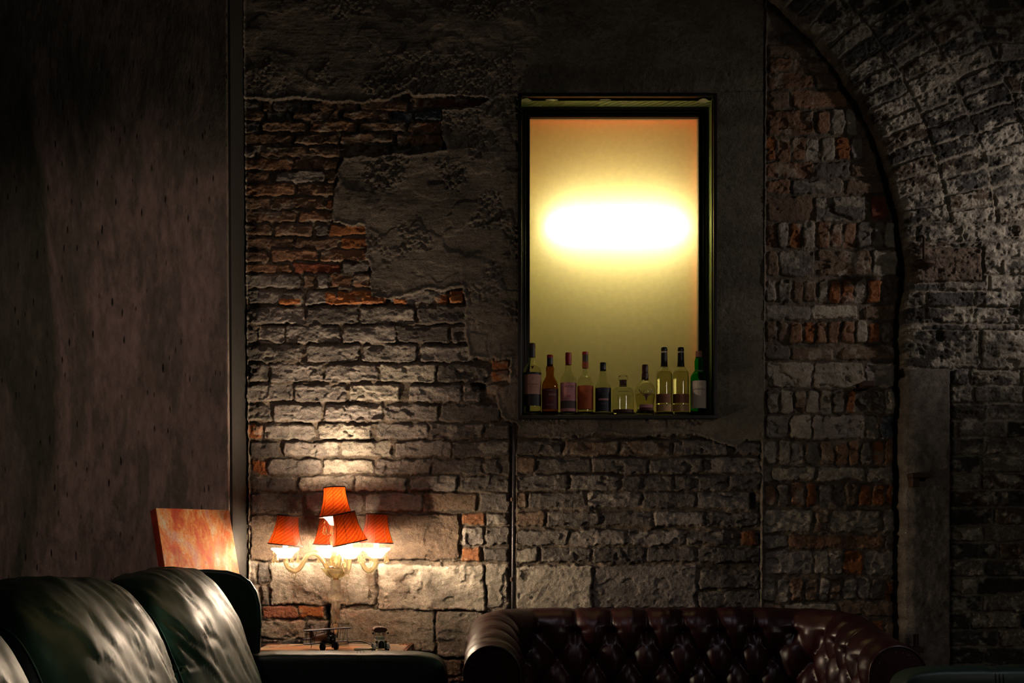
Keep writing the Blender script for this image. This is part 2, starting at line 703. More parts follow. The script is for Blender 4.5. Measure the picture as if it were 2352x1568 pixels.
def grid_mesh(name, u0, u1, v0, v1, fn, hole=None, parts=None):
    nu = int((u1 - u0) / RES) + 1
    nv = int((v1 - v0) / RES) + 1
    u = np.linspace(u0, u1, nu)
    v = np.linspace(v0, v1, nv)
    U, V = np.meshgrid(u, v)
    H, A, UU = fn(U, V)
    X = (UU - 1176) * SC
    Z = CAMZ + (HZ - V) * SC
    co = np.stack([X, -H, Z], -1).reshape(-1, 3).astype(np.float32)
    idx = np.arange(nu * nv).reshape(nv, nu)
    q = np.stack([idx[1:, :-1], idx[1:, 1:], idx[:-1, 1:], idx[:-1, :-1]], -1).reshape(-1, 4)
    if hole:
        uc = (U[:-1, :-1] + U[1:, 1:]) / 2
        vc = (V[:-1, :-1] + V[1:, 1:]) / 2
        keep = ~((uc > hole[0]) & (uc < hole[2]) & (vc > hole[1]) & (vc < hole[3]))
        q = q[keep.reshape(-1)]
    me = bpy.data.meshes.new(name)
    me.vertices.add(len(co))
    me.vertices.foreach_set('co', co.reshape(-1))
    me.loops.add(q.size)
    me.loops.foreach_set('vertex_index', q.reshape(-1).astype(np.int32))
    me.polygons.add(len(q))
    me.polygons.foreach_set('loop_start', np.arange(0, q.size, 4, dtype=np.int32))
    me.polygons.foreach_set('use_smooth', np.ones(len(q), bool))
    at = me.attributes.new('albedo', 'FLOAT_COLOR', 'POINT')
    ca = np.ones((len(co), 4), np.float32)
    ca[:, :3] = A.reshape(-1, 3)
    at.data.foreach_set('color', ca.reshape(-1))
    me.update(calc_edges=True)
    me.validate()
    me.materials.append(M['masonry'])
    o = bpy.data.objects.new(name, me)
    COL.objects.link(o)
    return struct(o)


def lay(U, V, WU, WV, H, A, bricks, rough, seed=1, edge=4.5, rad=7):
    """bricks: (x0, y0, x1, y1, colour, height)"""
    rng = random.Random(seed)
    u = U[0]
    v = V[:, 0]
    for (x0, y0, x1, y1, c, h) in bricks:
        i0, i1 = np.searchsorted(u, (x0 - 14, x1 + 14))
        j0, j1 = np.searchsorted(v, (y0 - 14, y1 + 14))
        if i1 <= i0 or j1 <= j0:
            continue
        s = (slice(j0, j1), slice(i0, i1))
        s1, s2, s3 = rng.random(), rng.random(), rng.random()
        tu = (U[s] - (x0 + x1) / 2) / (x1 - x0)
        tv = (V[s] - (y0 + y1) / 2) / (y1 - y0)
        skew = (s1 - 0.5) * 4
        # broken corners and wavy edges of its own
        wob = 4.6 * fbm(U[s] / 21 + s1 * 50, V[s] / 21 + s2 * 50, seed, 3)
        d = rr_in(WU[s], WV[s] + skew * tu, x0, y0, x1, y1, rad) + wob - 0.6
        t = sstep(-edge * 0.35, edge * 0.65, d)
        R = rough * (0.6 + 0.8 * s3) * (0.55 if (y1 - y0) > 75 else (0.55 if (y1 - y0) < 32 else 0.95))
        face = h + (s1 - 0.5) * 0.006 + (s2 - 0.5) * 0.010 * tv + (s3 - 0.5) * 0.006 * tu
        f1 = fbm(U[s] / 34 + s2 * 90, V[s] / 20 + s3 * 70, seed + 3, 5, 0.55)
        ridge = 1 - np.abs(fbm(U[s] / 26 + s1 * 40, V[s] / 18, seed + 9, 4)) * 2
        face = face + R * f1 + R * 0.35 * ridge
        face = face + 0.0018 * fbm(U[s] / 6.0, V[s] / 5.0, seed + 15, 3)
        # flaked away patches
        fl = sstep(0.22, 0.34, fbm(U[s] / 40 + s3 * 33, V[s] / 26 + s1 * 22, seed + 5, 3))
        face = face - fl * R * 1.1
        old = H[s]
        new = old * (1 - t) + (face) * t
        H[s] = np.where(t > 0.001, np.maximum(new, old - 0.02 * t), old)
        m = sstep(0.15, 0.75, t)[..., None]
        var = (0.82 + 0.36 * s2) * (1 + 0.28 * f1)[..., None]
        cc = np.asarray(c)[None, None, :] * var
        if s3 > 0.45:   # lime smears
            sm = sstep(0.12, 0.4, fbm(U[s] / 30 + s1 * 9, V[s] / 22 + s2 * 9, seed + 21, 4))[..., None] * 0.55
            cc = cc * (1 - sm) + C_TAN * sm
        A[s] = A[s] * (1 - m) + cc * m


def row(y0, y1, xs, cols, h=0.0, gap=5):
    """xs: list of (x0, x1) or joints"""
    out = []
    if not isinstance(xs[0], tuple):
        xs = [(xs[i] + gap / 2, xs[i + 1] - gap / 2) for i in range(len(xs) - 1)]
    for i, (a, b) in enumerate(xs):
        c = cols[i % len(cols)] if isinstance(cols, list) else cols
        out.append((a, y0, b, y1, c, h))
    return out


G, DG, BR, OR, RD, TN, BL = C_GREY, C_DGREY, C_BROWN, C_ORANGE, C_RED, C_TAN, C_BLUE


def main_bricks():
    b = []
    k = BR * 0.9 + OR * 0.1
    k2 = BR * 0.72 + OR * 0.28
    b += row(231, 255, [558, 597, 625, 710, 820, 935], [DG, k, DG, k, k])
    b += [(938, 222, 955, 242, BR, 0), (958, 224, 1120, 244, RD * 0.5, -0.02)]
    b += row(253, 275, [558, 606, 668, 782, 895, 944, 1014], [k, DG, k, k, BL, BL])
    b += row(278, 302, [558, 596, 704, 820, 932, 1018], [DG, k, k2, k, k2])
    b += row(306, 331, [558, 672, 782, 906, 1018], [k, k, k, k2])
    b += row(336, 360, [558, 590, 706, 785], [DG, k, k])
    b += row(365, 390, [558, 672, 778], [k2, k])
    b += row(392, 420, [558, 620, 630, 748, 772], [k, DG, G, k])
    b += row(422, 450, [558, 678, 768], [k2, k])
    b += row(454, 481, [558, 625, 745, 768], [k, k, OR * 0.6])
    b += row(485, 511, [558, 682, 768], [k, k2])
    b += row(516, 541, [558, 624, 722, 756, 842], [k, k, DG, OR * .8])
    b += row(545, 570, [558, 676, 780, 845], [k, k, OR * .7])
    b += row(573, 599, [558, 618, 735, 846], [k, k2, k2])
    b += row(603, 627, [558, 673, 784, 850], [k2, RD * .9, G])
    b += row(630, 660, [558, 690, 725, 756, 808, 855], [G, k, G, k2, k2])
    b += row(667, 698, [(566, 693), (700, 769), (774, 888), (895, 1030), (1033, 1068)], [G, G, OR * .85, G, OR * .8])
    b += [(640, 684, 690, 699, OR, 0.004), (765, 680, 885, 699, OR, 0.006), (905, 684, 935, 699, OR, 0.004), (1000, 680, 1030, 699, OR, 0.005), (1033, 680, 1066, 697, OR, 0.005), (745, 670, 768, 698, OR, 0.004)]
    b += row(704, 744, [(565, 698), (703, 822), (826, 952), (958, 1080)], [G, DG, G, DG])
    b += row(748, 788, [(565, 586), (590, 652), (655, 781), (786, 910), (912, 1032), (1037, 1085)], [DG, G, G, G, DG, DG])
    b += row(792, 830, [(566, 694), (704, 826), (831, 957), (964, 1090)], [DG, G, G, G])
    b += row(835, 876, [(570, 617), (620, 743), (746, 868), (873, 1002), (1006, 1122)], [DG, G, G, TN, DG])
    b += [(1128, 826, 1170, 846, OR * .7, 0.0), (1130, 850, 1168, 875, OR * .75, 0.0)]
    b += row(883, 921, [(566, 672), (677, 797), (802, 918), (936, 1057), (1061, 1100)], [G, G, TN, G, G])
    b += [(1116, 880, 1150, 905, BR, -.005)]
    b += row(928, 966, [(566, 625), (628, 742), (746, 878), (883, 1009), (1013, 1150)], [DG, G, G, G, DG])
    b += row(973, 1007, [(568, 604), (608, 726), (731, 854), (862, 983), (987, 1110), (1114, 1170)], [OR * .6, G, TN, G, DG, DG])
    b += row(1013, 1048, [(572, 642), (653, 777), (783, 900), (906, 1034), (1039, 1170)], [DG, G, TN, G, DG])
    b += row(1054, 1088, [(576, 610), (614, 736), (739, 859), (864, 987), (991, 1108), (1112, 1170)], [OR * .7, G, TN, G, DG, DG])
    b += row(1093, 1128, [(577, 682), (688, 810), (815, 932), (939, 1050), (1055, 1170)], [DG, TN, TN, G, DG])
    b += row(1132, 1173, [(573, 696), (701, 830), (834, 967), (972, 1095), (1099, 1168)], [DG, G, G, BR, DG])
    b += [(576, 1180, 1056, 1286, BR * .62, 0.006)]
    b += row(1178, 1206, [(1060, 1116), (1120, 1168)], [OR * .4 + BR * .25, DG])
    b += row(1210, 1252, [(1062, 1112), (1116, 1168)], [G, DG])
    b += row(1258, 1290, [(1060, 1106), (1110, 1168)], [OR * .5 + BR * .2, DG])
    b += row(1290, 1336, [(568, 592), (594, 617)], [G, DG])
    b += row(1340, 1390, [(572, 595), (598, 618)], [G, G])
    b += [(622, 1291, 864, 1390, TN, 0.006), (868, 1296, 1112, 1402, TN, 0.012), (1116, 1296, 1168, 1404, TN * .85, 0.004)]
    b += row(1393, 1420, [(600, 683), (687, 742)], [RD * .8 + BR * .3, OR])
    b += [(757, 1399, 998, 1498, TN, 0.004), (1002, 1404, 1110, 1508, TN, 0.006), (1114, 1408, 1180, 1508, TN * .8, 0.002)]
    b += row(1424, 1465, [(566, 700), (704, 752)], [TN, G])
    b += row(1469, 1500, [(566, 690), (694, 752)], [DG, G])
    # right of the conduit, below the window
    b += row(1011, 1044, [(1186, 1289), (1292, 1422), (1426, 1543), (1547, 1675), (1690, 1748)], [DG, BR, BR, DG, DG])
    b += row(1050, 1085, [(1186, 1228), (1232, 1358), (1361, 1487), (1492, 1615), (1619, 1748)], [BR, DG, DG, DG, G])
    b += row(1090, 1125, [(1186, 1305), (1311, 1423), (1428, 1543), (1547, 1668), (1674, 1748)], [DG, G, DG, DG, DG])
    b += row(1129, 1166, [(1186, 1210), (1214, 1343), (1347, 1472), (1475, 1597), (1600, 1724)], [BR, DG, G, DG, G])
    b += row(1174, 1208, [(1186, 1249), (1254, 1373), (1378, 1498), (1501, 1617), (1621, 1746)], [BR, DG, DG, G, DG])
    b += row(1217, 1252, [(1184, 1306), (1311, 1436), (1441, 1570), (1577, 1695), (1703, 1736)], [G, G, G, DG, OR * .5])
    b += row(1258, 1291, [(1184, 1236), (1243, 1356), (1360, 1480), (1484, 1598), (1606, 1744)], [TN * .8, DG, DG, DG, DG])
    b += [(1182, 1297, 1359, 1400, TN * .8, 0.004), (1363, 1298, 1600, 1398, G, 0.0), (1606, 1308, 1744, 1352, DG, 0.0), (1606, 1358, 1744, 1398, DG, 0.0)]
    b += row(1404, 1498, [(1184, 1340), (1344, 1560), (1566, 1744)], [TN * .8, G, DG])
    for j in range(7):
        y = 1512 + j * 46
        o = 566 + (j % 2) * 62
        x = o - 124
        while x < 1745:
            b.append((max(x, 560), y, min(x + 120, 1746), y + 40, [G, DG, BR, G][(j + int(x)) % 4], 0.0))
            x += 125
    return b


def left_edge(V):
    return 556 + (V - 0) * (570 - 556) / 1500.0


def wall_back_fn(U, V):
    WU = U + 5.5 * fbm(U / 60, V / 60, 1, 3) + 2.4 * fbm(U / 11, V / 11, 2, 3)
    WV = V + 3.2 * fbm(U / 55 + 7, V / 55, 3, 3) + 2.0 * fbm(U / 10, V / 10, 4, 3)
    rub = fbm(U / 16, V / 10, 5, 4)
    H = -0.0145 + 0.006 * rub + 0.004 * fbm(U / 70, V / 30, 6, 3)
    # squeezed-out lime in places
    H = H + 0.013 * sstep(0.15, 0.5, fbm(U / 45, V / 20, 8, 3))
    A = np.ones(U.shape + (3,)) * C_MORT
    mn = (0.75 + 0.75 * sstep(-0.4, 0.5, fbm(U / 40, V / 22, 11, 4)))[..., None]
    A = A * mn
    lay(U, V, WU, WV, H, A, main_bricks(), 0.0088, seed=7, rad=5)
    # hole in the brickwork
    hole = sstep(0, 5, rr_in(WU, WV, 1078, 876, 1116, 898, 8))
    H = H * (1 - hole) - 0.06 * hole
    hole = sstep(0, 5, rr_in(WU, WV, 1725, 1130, 1742, 1170, 6)) + sstep(0, 5, rr_in(WU, WV, 744, 1392, 757, 1500, 3))
    hole = np.clip(hole, 0, 1)
    H = H * (1 - hole) - 0.055 * hole
    # plaster coat
    poly = [(500, -120), (500, 226), (640, 232), (700, 228), (760, 238), (860, 236), (900, 230), (940, 214), (950, 224), (1060, 222), (1120, 226), (1100, 240), (1060, 250),
            (1014, 250), (1013, 325), (1020, 340), (990, 348), (900, 352), (790, 360), (776, 398), (766, 440), (765, 514), (800, 519), (838, 520),
            (840, 590), (848, 604), (851, 682), (890, 691), (930, 684), (985, 664), (1010, 668), (1062, 662), (1072, 700), (1064, 760), (1078, 822), (1100, 822),
            (1124, 824), (1172, 826), (1170, 880), (1136, 900), (1150, 958), (1186, 975), (1187, 1002), (1300, 1006), (1380, 996), (1480, 1004), (1600, 998),
            (1650, 1016), (1690, 1030), (1712, 1016), (1760, 1014), (1800, 1010), (1800, -120)]
    PU = U + 6 * fbm(U / 30, V / 30, 31, 3) + 2.5 * fbm(U / 7, V / 7, 32, 2)
    PV = V + 5 * fbm(U / 26, V / 26, 33, 3) + 2.5 * fbm(U / 6, V / 6, 34, 2)
    sd = poly_sd(PU, PV, poly)
    t = sstep(-1.0, 3.0, sd)
    # trowel-laid surface: steps, ridges and a grainy skin
    a = fbm(U / 120, V / 60, 41, 3)
    step = sstep(-0.04, 0.04, fbm(U / 90 + 3, V / 70, 42, 3))
    step2 = sstep(-0.05, 0.05, fbm(U / 60 + 13, V / 90, 43, 3) - 0.15)
    grain_m = sstep(0.0, 0.3, fbm(U / 80, V / 80, 44, 3))
    grain = fbm(U / 6.5, V / 6.0, 45, 3)
    drag = fbm(U / 40, V / 3.4, 46, 2)
    rid = np.maximum(0, 1 - np.abs(fbm(U / 75 + 9, V / 55, 47, 3)) * 14)
    ph = 0.004 + 0.006 * a + 0.0035 * step + 0.0035 * step2 + 0.0085 * grain * (0.08 + 0.92 * grain_m) + 0.0008 * drag + 0.0010 * rid
    rim = np.exp(-((sd - 4) / 4.0) ** 2) * 0.004
    # smoother troweled coat above and around the window; mask also carries painted shade
    smooth = sstep(-20, 10, poly_sd(PU, PV, [(1210, -200), (1240, 60), (1195, 210), (1185, 212), (1640, 205), (1640, 1000), (1900, 1010), (1900, -200)]))
    ph = ph * 0.72 * (1 - 0.72 * smooth) + smooth * (0.0065 + 0.0015 * fbm(U / 12, V / 18, 48, 3))
    ph = ph + rim
    H = np.where(t > 0, np.maximum(H * (1 - t) + ph * t, -0.06), H)
    pc = C_PLAS * (0.86 + 0.3 * fbm(U / 70, V / 50, 51, 4))[..., None]
    pc = pc * (1 - 0.25 * smooth[..., None] * np.array([0.9, 0.75, 1.0]))  # shadow edge of the warm spot painted in: darker, greener past it
    A = A * (1 - t[..., None]) + pc * t[..., None]
    # horizontal construction line right of the window
    ln = np.exp(-((V - 208) / 3.0) ** 2) * (U > 1560)
    H = H - 0.006 * ln
    # groove behind the conduit
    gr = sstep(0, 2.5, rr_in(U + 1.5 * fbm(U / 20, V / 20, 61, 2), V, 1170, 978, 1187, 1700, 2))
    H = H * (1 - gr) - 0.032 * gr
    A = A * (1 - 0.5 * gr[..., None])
    # leaning left edge strip of lime
    le = left_edge(V)
    e = sstep(2.5, 0.0, np.abs(U - le - 5 + 1.5 * fbm(U / 10, V / 10, 62, 2)))
    H = H + 0.014 * e
    A = A * (1 - 0.6 * e[..., None]) + C_PALE * 0.6 * e[..., None]
    # soot and lime staining
    so = sstep(0.1, 0.6, fbm(U / 130 + 5, V / 90, 63, 4))[..., None]
    A = A * (1 - 0.35 * so)
    return H, np.clip(A, 0.003, 0.9), U


def right_bricks():
    b = []
    k = BR * 0.8 + OR * 0.2
    rr = random.Random(5)

    def pal():
        return rr.choice([G, G, DG, TN * .85, k, BR, k * .6 + RD * .4, TN * .8])

    def uprights(y0, y1, x0, x1):
        x = x0
        while x < x1 - 14:
            w = rr.uniform(26, 35)
            b.append((x, y0 + rr.uniform(-2, 5), min(x + w - 4, x1), y1 - rr.uniform(0, 3), rr.choice([G, TN * .8, k, OR * .6, DG, BR, k]), rr.uniform(-.006, .006)))
            x += w
    for (y0, y1) in ((46, 58), (60, 76), (80, 98)):
        b.append((1716, y0, 1752, y1, DG, 0.0))
    b += row(101, 129, [(1762, 1845), (1848, 1900)], [BR, DG])
    b += row(132, 165, [(1762, 1818), (1826, 1905)], [k, BR])
    b += row(168, 204, [(1762, 1870), (1875, 1930)], [k * .8, BR])
    b += row(207, 247, [(1766, 1811), (1817, 1945)], [BR, k])
    b += row(252, 310, [(1762, 1870)], [k])
    uprights(252, 310, 1876, 1985)
    uprights(314, 370, 1762, 2005)
    b += row(373, 408, [(1762, 1867), (1871, 1950), (1955, 2020)], [k, DG, BR])
    b += row(413, 444, [(1762, 1815), (1820, 1938), (1944, 2035)], [k, DG, BR])
    b += row(451, 505, [(1762, 1868), (1871, 1985), (1998, 2040)], [BR, DG, RD * .6])
    uprights(509, 570, 1758, 2060)
    b += row(574, 633, [(1760, 1786), (1788, 1872), (1878, 1998), (2003, 2062)], [BR, DG, BR, TN * .8])
    uprights(640, 695, 1760, 2062)
    b += row(700, 731, [(1760, 1860), (1864, 1970), (1988, 2060)], [G, TN, BR])
    uprights(735, 790, 1760, 2062)
    b += row(797, 825, [(1761, 1812), (1816, 1918), (1935, 2060)], [DG, BR, BR])
    b += row(831, 890, [(1762, 1868), (1871, 1985), (1988, 2062)], [TN * .8, TN * .85, G])
    uprights(893, 950, 1760, 2062)
    b += row(954, 1006, [(1760, 1815), (1818, 1867), (1870, 1985), (1988, 2020), (2023, 2062)], [G, TN * .8, G, G, BL])
    uprights(1012, 1068, 1758, 2062)
    b += row(1072, 1104, [(1756, 1872), (1876, 1985), (1989, 2062)], [TN * .8, TN * .8, G])
    uprights(1109, 1162, 1756, 2062)
    b += row(1170, 1223, [(1755, 1866), (1874, 1904), (1908, 2020), (2026, 2062)], [TN * .8, BR, TN * .75, G])
    b += row(1229, 1260, [(1755, 1808), (1812, 1932), (1938, 2030), (2034, 2062)], [G, k, k, DG])
    b += row(1265, 1320, [(1755, 1865), (1869, 1902), (1905, 1935), (1938, 1981), (1985, 2062)], [G, TN * .9, G, OR * .7, G])
    uprights(1327, 1380, 1755, 2062)
    b += row(1385, 1415, [(1755, 1800), (1804, 1925), (1930, 2062)], [OR * .6, TN * .8, BR])
    y = 1422
    while y < 1800:
        uprights(y, y + 54, 1755, 2062)
        b += row(y + 59, y + 90, [(1755, 1866), (1870, 1985), (1989, 2062)], [G, BR, TN * .8])
        y += 95
    return b


def courses(a, bb, rh, bl, seed, wob=0.12):
    """running-bond courses; returns distance inside, random ids"""
    r = np.floor(bb / rh)
    off = hashf(r, r * 0 + 3, seed) * bl
    lens = bl * (1 + 0 * r)
    c = np.floor((a + off) / lens)
    fa = (a + off) - c * lens
    fb = bb - r * rh
    d = np.minimum(np.minimum(fa, lens - fa), np.minimum(fb, rh - fb))
    # rounded corners
    dx = np.minimum(fa, lens - fa)
    dy = np.minimum(fb, rh - fb)
    R = 6.0
    d = np.where((dx < R) & (dy < R), R - np.hypot(R - dx, R - dy), np.minimum(dx, dy))
    return d, hashf(c, r, seed + 1), hashf(c, r, seed + 2)


def wall_right_fn(U, V):
    WU = U + 5.0 * fbm(U / 55, V / 55, 101, 3) + 1.8 * fbm(U / 9, V / 9, 102, 2)
    WV = V + 3.6 * fbm(U / 50 + 7, V / 50, 103, 3) + 1.5 * fbm(U / 8, V / 8, 104, 2)
    # brick pier below the arch, set back
    H = -0.009 + 0.006 * fbm(U / 16, V / 12, 105, 4) + 0.006 * sstep(0.0, 0.4, fbm(U / 50, V / 40, 107, 3))
    A = np.ones(U.shape + (3,)) * C_MORT * (0.7 + 0.7 * sstep(-0.4, 0.5, fbm(U / 30, V / 20, 106, 4)))[..., None]
    lay(U, V, WU, WV, H, A, right_bricks(), 0.0085, seed=17, edge=5, rad=8)
    # --- projecting arch, spandrel and courses
    cx, cy, R = 1267.0, 640.0, 808.0
    rr = np.hypot(WU - cx, WV - cy)
    th = np.arctan2(cy - WV, WU - cx)
    inside = np.where(V < 640, rr - R, WU - (cx + R - 10 * sstep(640, 760, V)))
    # ring bricks
    rl = rr - R
    dr, h1, h2 = courses(th * 900 + 0 * rl, rl, 104, 38, 201)
    # swap: courses along theta of 38 px, rings 104 px
    d1, i1, j1 = dr, h1, h2
    d2, i2, j2 = courses(WU, WV + 0.0 * WU, 37.5, 108, 205)
    d3, i3, j3 = courses(WU - 2075, WV - 850, 39.5, 112, 207)
    d4, i4, j4 = courses(WU + 60, WV - 762, 92, 178, 209)
    ring = (rr < R + 104 * 3.02) & (V < 520)
    low = WV > 854
    lint = (WV > 762) & ~low
    d = np.where(ring, d1, np.where(low, d3, np.where(lint, d4, d2)))
    ii = np.where(ring, i1, np.where(low, i3, np.where(lint, i4, i2)))
    jj = np.where(ring, j1, np.where(low, j3, np.where(lint, j4, j2)))
    # a big tooled stone in the upper courses
    ds = rr_in(WU, WV, 2072, 575, 2245, 655, 8)
    st = ds > 0
    d = np.where(ds > -4, np.abs(ds), d)
    wob = 2.6 * fbm(U / 14, V / 14, 110, 3)
    t = sstep(0.5, 5.5, d + wob)
    # some joints are flushed with mortar
    flush = sstep(-0.1, 0.35, fbm(U / 60, V / 60, 111, 3))
    face = 0.066 + (ii - 0.5) * 0.012 + 0.0095 * fbm(U / 24, V / 18, 112, 5, 0.6) + 0.004 * (1 - np.abs(fbm(U / 16, V / 14, 113, 4)) * 3)
    erod = sstep(0.3, 0.6, fbm(U / 42, V / 30, 114, 4)) * 0.016
    mort = 0.053 + 0.010 * flush + 0.005 * fbm(U / 10, V / 10, 115, 3)
    HF = mort * (1 - t) + np.maximum(face - erod, 0.035) * t
    # pilaster of smooth stone
    pin = rr_in(U + 2 * fbm(U / 30, V / 30, 116, 3), V, 2052, 852, 2168, 3000, 4)
    pt = sstep(0, 3, pin)
    HF = HF * (1 - pt) + (0.080 + 0.003 * fbm(U / 12, V / 14, 117, 4)) * pt
    gap = np.exp(-((U - 2171) / 3.2) ** 2) * (V > 858)
    HF = HF - 0.030 * gap
    pal = np.stack([DG, G, DG * 0.7 + BL * 0.3, BR * .8, TN * .85, DG * .6], 0)
    kk = np.clip((jj * 6).astype(int), 0, 5)
    AF = pal[kk] * (0.8 + 0.4 * ii)[..., None]
    # white lime bloom on the soot blackened bricks, denser to the right, thinner low down
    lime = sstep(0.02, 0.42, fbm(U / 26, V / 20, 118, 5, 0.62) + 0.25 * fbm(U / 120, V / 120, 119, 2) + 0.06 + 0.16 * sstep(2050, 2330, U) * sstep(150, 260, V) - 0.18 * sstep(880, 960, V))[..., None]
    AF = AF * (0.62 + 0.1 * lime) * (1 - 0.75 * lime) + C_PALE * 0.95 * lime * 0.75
    dk = sstep(0.05, 0.4, fbm(U / 60 + 9, V / 44, 120, 4))[..., None]
    AF = AF * (1 - 0.6 * dk)
    mc = C_TAN * (0.6 + 0.5 * flush[..., None])
    AF = AF * t[..., None] + mc * 0.75 * (1 - t[..., None])
    brn = (st & (V < 770))[..., None]
    AF = np.where(brn, (BR * .6 + DG * .4) * (0.9 + 0.5 * fbm(U / 20, V / 20, 121, 4))[..., None], AF)
    AF = AF * (1 - pt[..., None]) + (C_GREY * 0.85 * (0.85 + 0.5 * fbm(U / 18, V / 24, 122, 5))[..., None]) * pt[..., None]
    edge = sstep(-2, 5, inside + 3 * fbm(U / 18, V / 18, 123, 3))
    lip = sstep(0, 22, inside)
    HF = HF * 1.0 - 0.012 * (1 - lip)
    H2 = H * (1 - edge) + HF * edge
    # dark hollow joint between the pier and the projecting masonry
    hol = np.exp(-((inside + 7) / 6.0) ** 2)
    H2 = H2 - 0.028 * hol * (1 - edge)
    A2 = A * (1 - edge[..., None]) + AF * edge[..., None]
    # seam with the plastered wall
    le = 1757 - 12 * np.clip(V / 1450, 0, 1.3)
    seam = np.exp(-((U - le - 3 + 1.2 * fbm(U / 12, V / 12, 124, 2)) / 2.5) ** 2)
    H2 = H2 + 0.016 * seam
    A2 = A2 * (1 - 0.5 * seam[..., None]) + C_PALE * 0.6 * 0.5 * seam[..., None]
    return H2, np.clip(A2, 0.003, 0.9), U


NICHE = (1194, 222, 1641, 960)
wall_back = grid_mesh('wall_back', 535, 1752, -90, 1810, wall_back_fn, hole=NICHE)
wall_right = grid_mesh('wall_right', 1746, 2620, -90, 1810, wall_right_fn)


# left plastered pier: stands 0.25 m proud of the back wall
def pier():
    mb = MB()
    x1t, x1b = -1.167, -1.148
    dfront = 4.655 - D0
    mb.v = [(-3.6, dfront, 0), (x1b, dfront, 0), (x1b, 0.05, 0), (-3.6, 0.05, 0),
            (-3.6, dfront, 3.75), (x1t, dfront, 3.75), (x1t, 0.05, 3.75), (-3.6, 0.05, 3.75)]
    mb.f = [(0, 1, 5, 4), (1, 2, 6, 5), (2, 3, 7, 6), (3, 0, 4, 7), (4, 5, 6, 7), (3, 2, 1, 0)]
    o = mb.build('wall_left', 'pier', bevel=0.008)
    return struct(o)


pier()
M['dark_return'] = simple('dark_return_plaster', srgb(40, 36, 32), 0.9, 0, 0.4, 0.8, 30)
_mb = MB()  # thin dark sheet added over the pier's side return to darken it
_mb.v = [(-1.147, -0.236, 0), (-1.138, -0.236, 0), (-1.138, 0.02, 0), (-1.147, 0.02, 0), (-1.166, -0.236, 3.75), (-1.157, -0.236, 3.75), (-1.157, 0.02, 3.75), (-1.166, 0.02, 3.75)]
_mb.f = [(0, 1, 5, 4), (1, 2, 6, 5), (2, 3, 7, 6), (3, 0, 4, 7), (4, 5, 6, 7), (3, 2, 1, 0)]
struct(_mb.build('dark_return_strip', 'dark_return'))
f_ = MB().box((0.2, -2.4, -0.05), (8.0, 6.2, 0.1)).build('floor', 'floor')
struct(f_)
c_ = MB().box((0.2, -1.2, 3.80), (8.0, 3.4, 0.1)).build('ceiling', 'ceil')
struct(c_)

# ------------------------------------------------------------------ the lit window recess
WL, WT, WR, WB = 1198, 226, 1637, 955


def ring(mb, x0, z0, x1, z1, t, y0, y1):
    """rectangular frame whose opening is x0..x1 / z0..z1, bars t wide outward, between depths y0 and y1"""
    ym, dy = (y0 + y1) / 2, y1 - y0
    mb.box(((x0 - t / 2), ym, (z0 + z1) / 2), (t, dy, z1 - z0 + 2 * t))
    mb.box(((x1 + t / 2), ym, (z0 + z1) / 2), (t, dy, z1 - z0 + 2 * t))
    mb.box(((x0 + x1) / 2, ym, z0 - t / 2), (x1 - x0, dy, t))
    mb.box(((x0 + x1) / 2, ym, z1 + t / 2), (x1 - x0, dy, t))


wx0, wz1 = XZ(WL, WT, 4.9)
wx1, wz0 = XZ(WR, WB, 4.9)
ix0, iz1 = XZ(1217, 269, 5.005)
ix1, iz0 = XZ(1605, 946, 5.005)
win = bpy.data.objects.new('window_1', None)
COL.objects.link(win)
struct(win)
mb = MB()
ring(mb, wx0, wz0, wx1, wz1, 0.016, -0.022, 0.03)
mb.build('outer_frame', 'frame_black', win, bevel=0.003)
mb = MB()   # reveal lining of painted tread plate
e = 0.006
mb.box((wx0 - e / 2, 0.062, (wz0 + wz1) / 2), (e, 0.13, wz1 - wz0))
mb.box((wx1 + e / 2, 0.062, (wz0 + wz1) / 2), (e, 0.13, wz1 - wz0))
mb.box(((wx0 + wx1) / 2, 0.062, wz1 + e / 2), (wx1 - wx0, 0.13, e))
mb.build('metal_lining', 'tread', win)
sill = MB().box(((wx0 + wx1) / 2, 0.045, wz0 - 0.008), (wx1 - wx0 + 0.03, 0.17, 0.016)).build('window_sill', 'frame_black', win, bevel=0.002)
# worn paint on the head of the reveal
mb = MB()
for (a, b_, c, d) in ((0.02, 0.02, 0.045, 0.05), (0.13, 0.016, 0.06, 0.02), (0.21, 0.05, 0.06, 0.012), (0.36, 0.014, 0.05, 0.014), (0.45, 0.05, 0.03, 0.012), (wx1 - wx0 - 0.035, 0.025, 0.05, 0.05)):
    rg = random.Random(int(a * 1000))
    pts = []
    for k in range(14):
        an = 2 * PI * k / 14
        q = rg.uniform(0.7, 1.1)
        pts.append((wx0 + a + math.cos(an) * c / 2 * q, 0.0 + b_ + math.sin(an) * d / 2 * q))
    mb.prism(pts, 0.0006, Tr(0, 0, wz1 - 0.0007))
mb.build('worn_paint', simple('pale_worn_paint', srgb(150, 162, 146), 0.6), win)
mb = MB()   # stepped inner moulding
W1 = 0.045
ring(mb, ix0, iz0, ix1, iz1, W1, 0.112, 0.130)
ring(mb, ix0 + 0.0, iz0 + 0.0, ix1, iz1, 0.010, 0.105, 0.113)
ring(mb, ix0 - 0.018, iz0 - 0.018, ix1 + 0.018, iz1 + 0.018, 0.006, 0.100, 0.113)
ring(mb, ix0 - 0.030, iz0 - 0.030, ix1 + 0.030, iz1 + 0.030, 0.015, 0.094, 0.113)
mb.build('inner_frame', 'frame_black', win, bevel=0.0015)
pane = MB().box(((ix0 + ix1) / 2, 0.1295, (iz0 + iz1) / 2), (ix1 - ix0 + 0.03, 0.001, iz1 - iz0 + 0.03))
mb = MB()
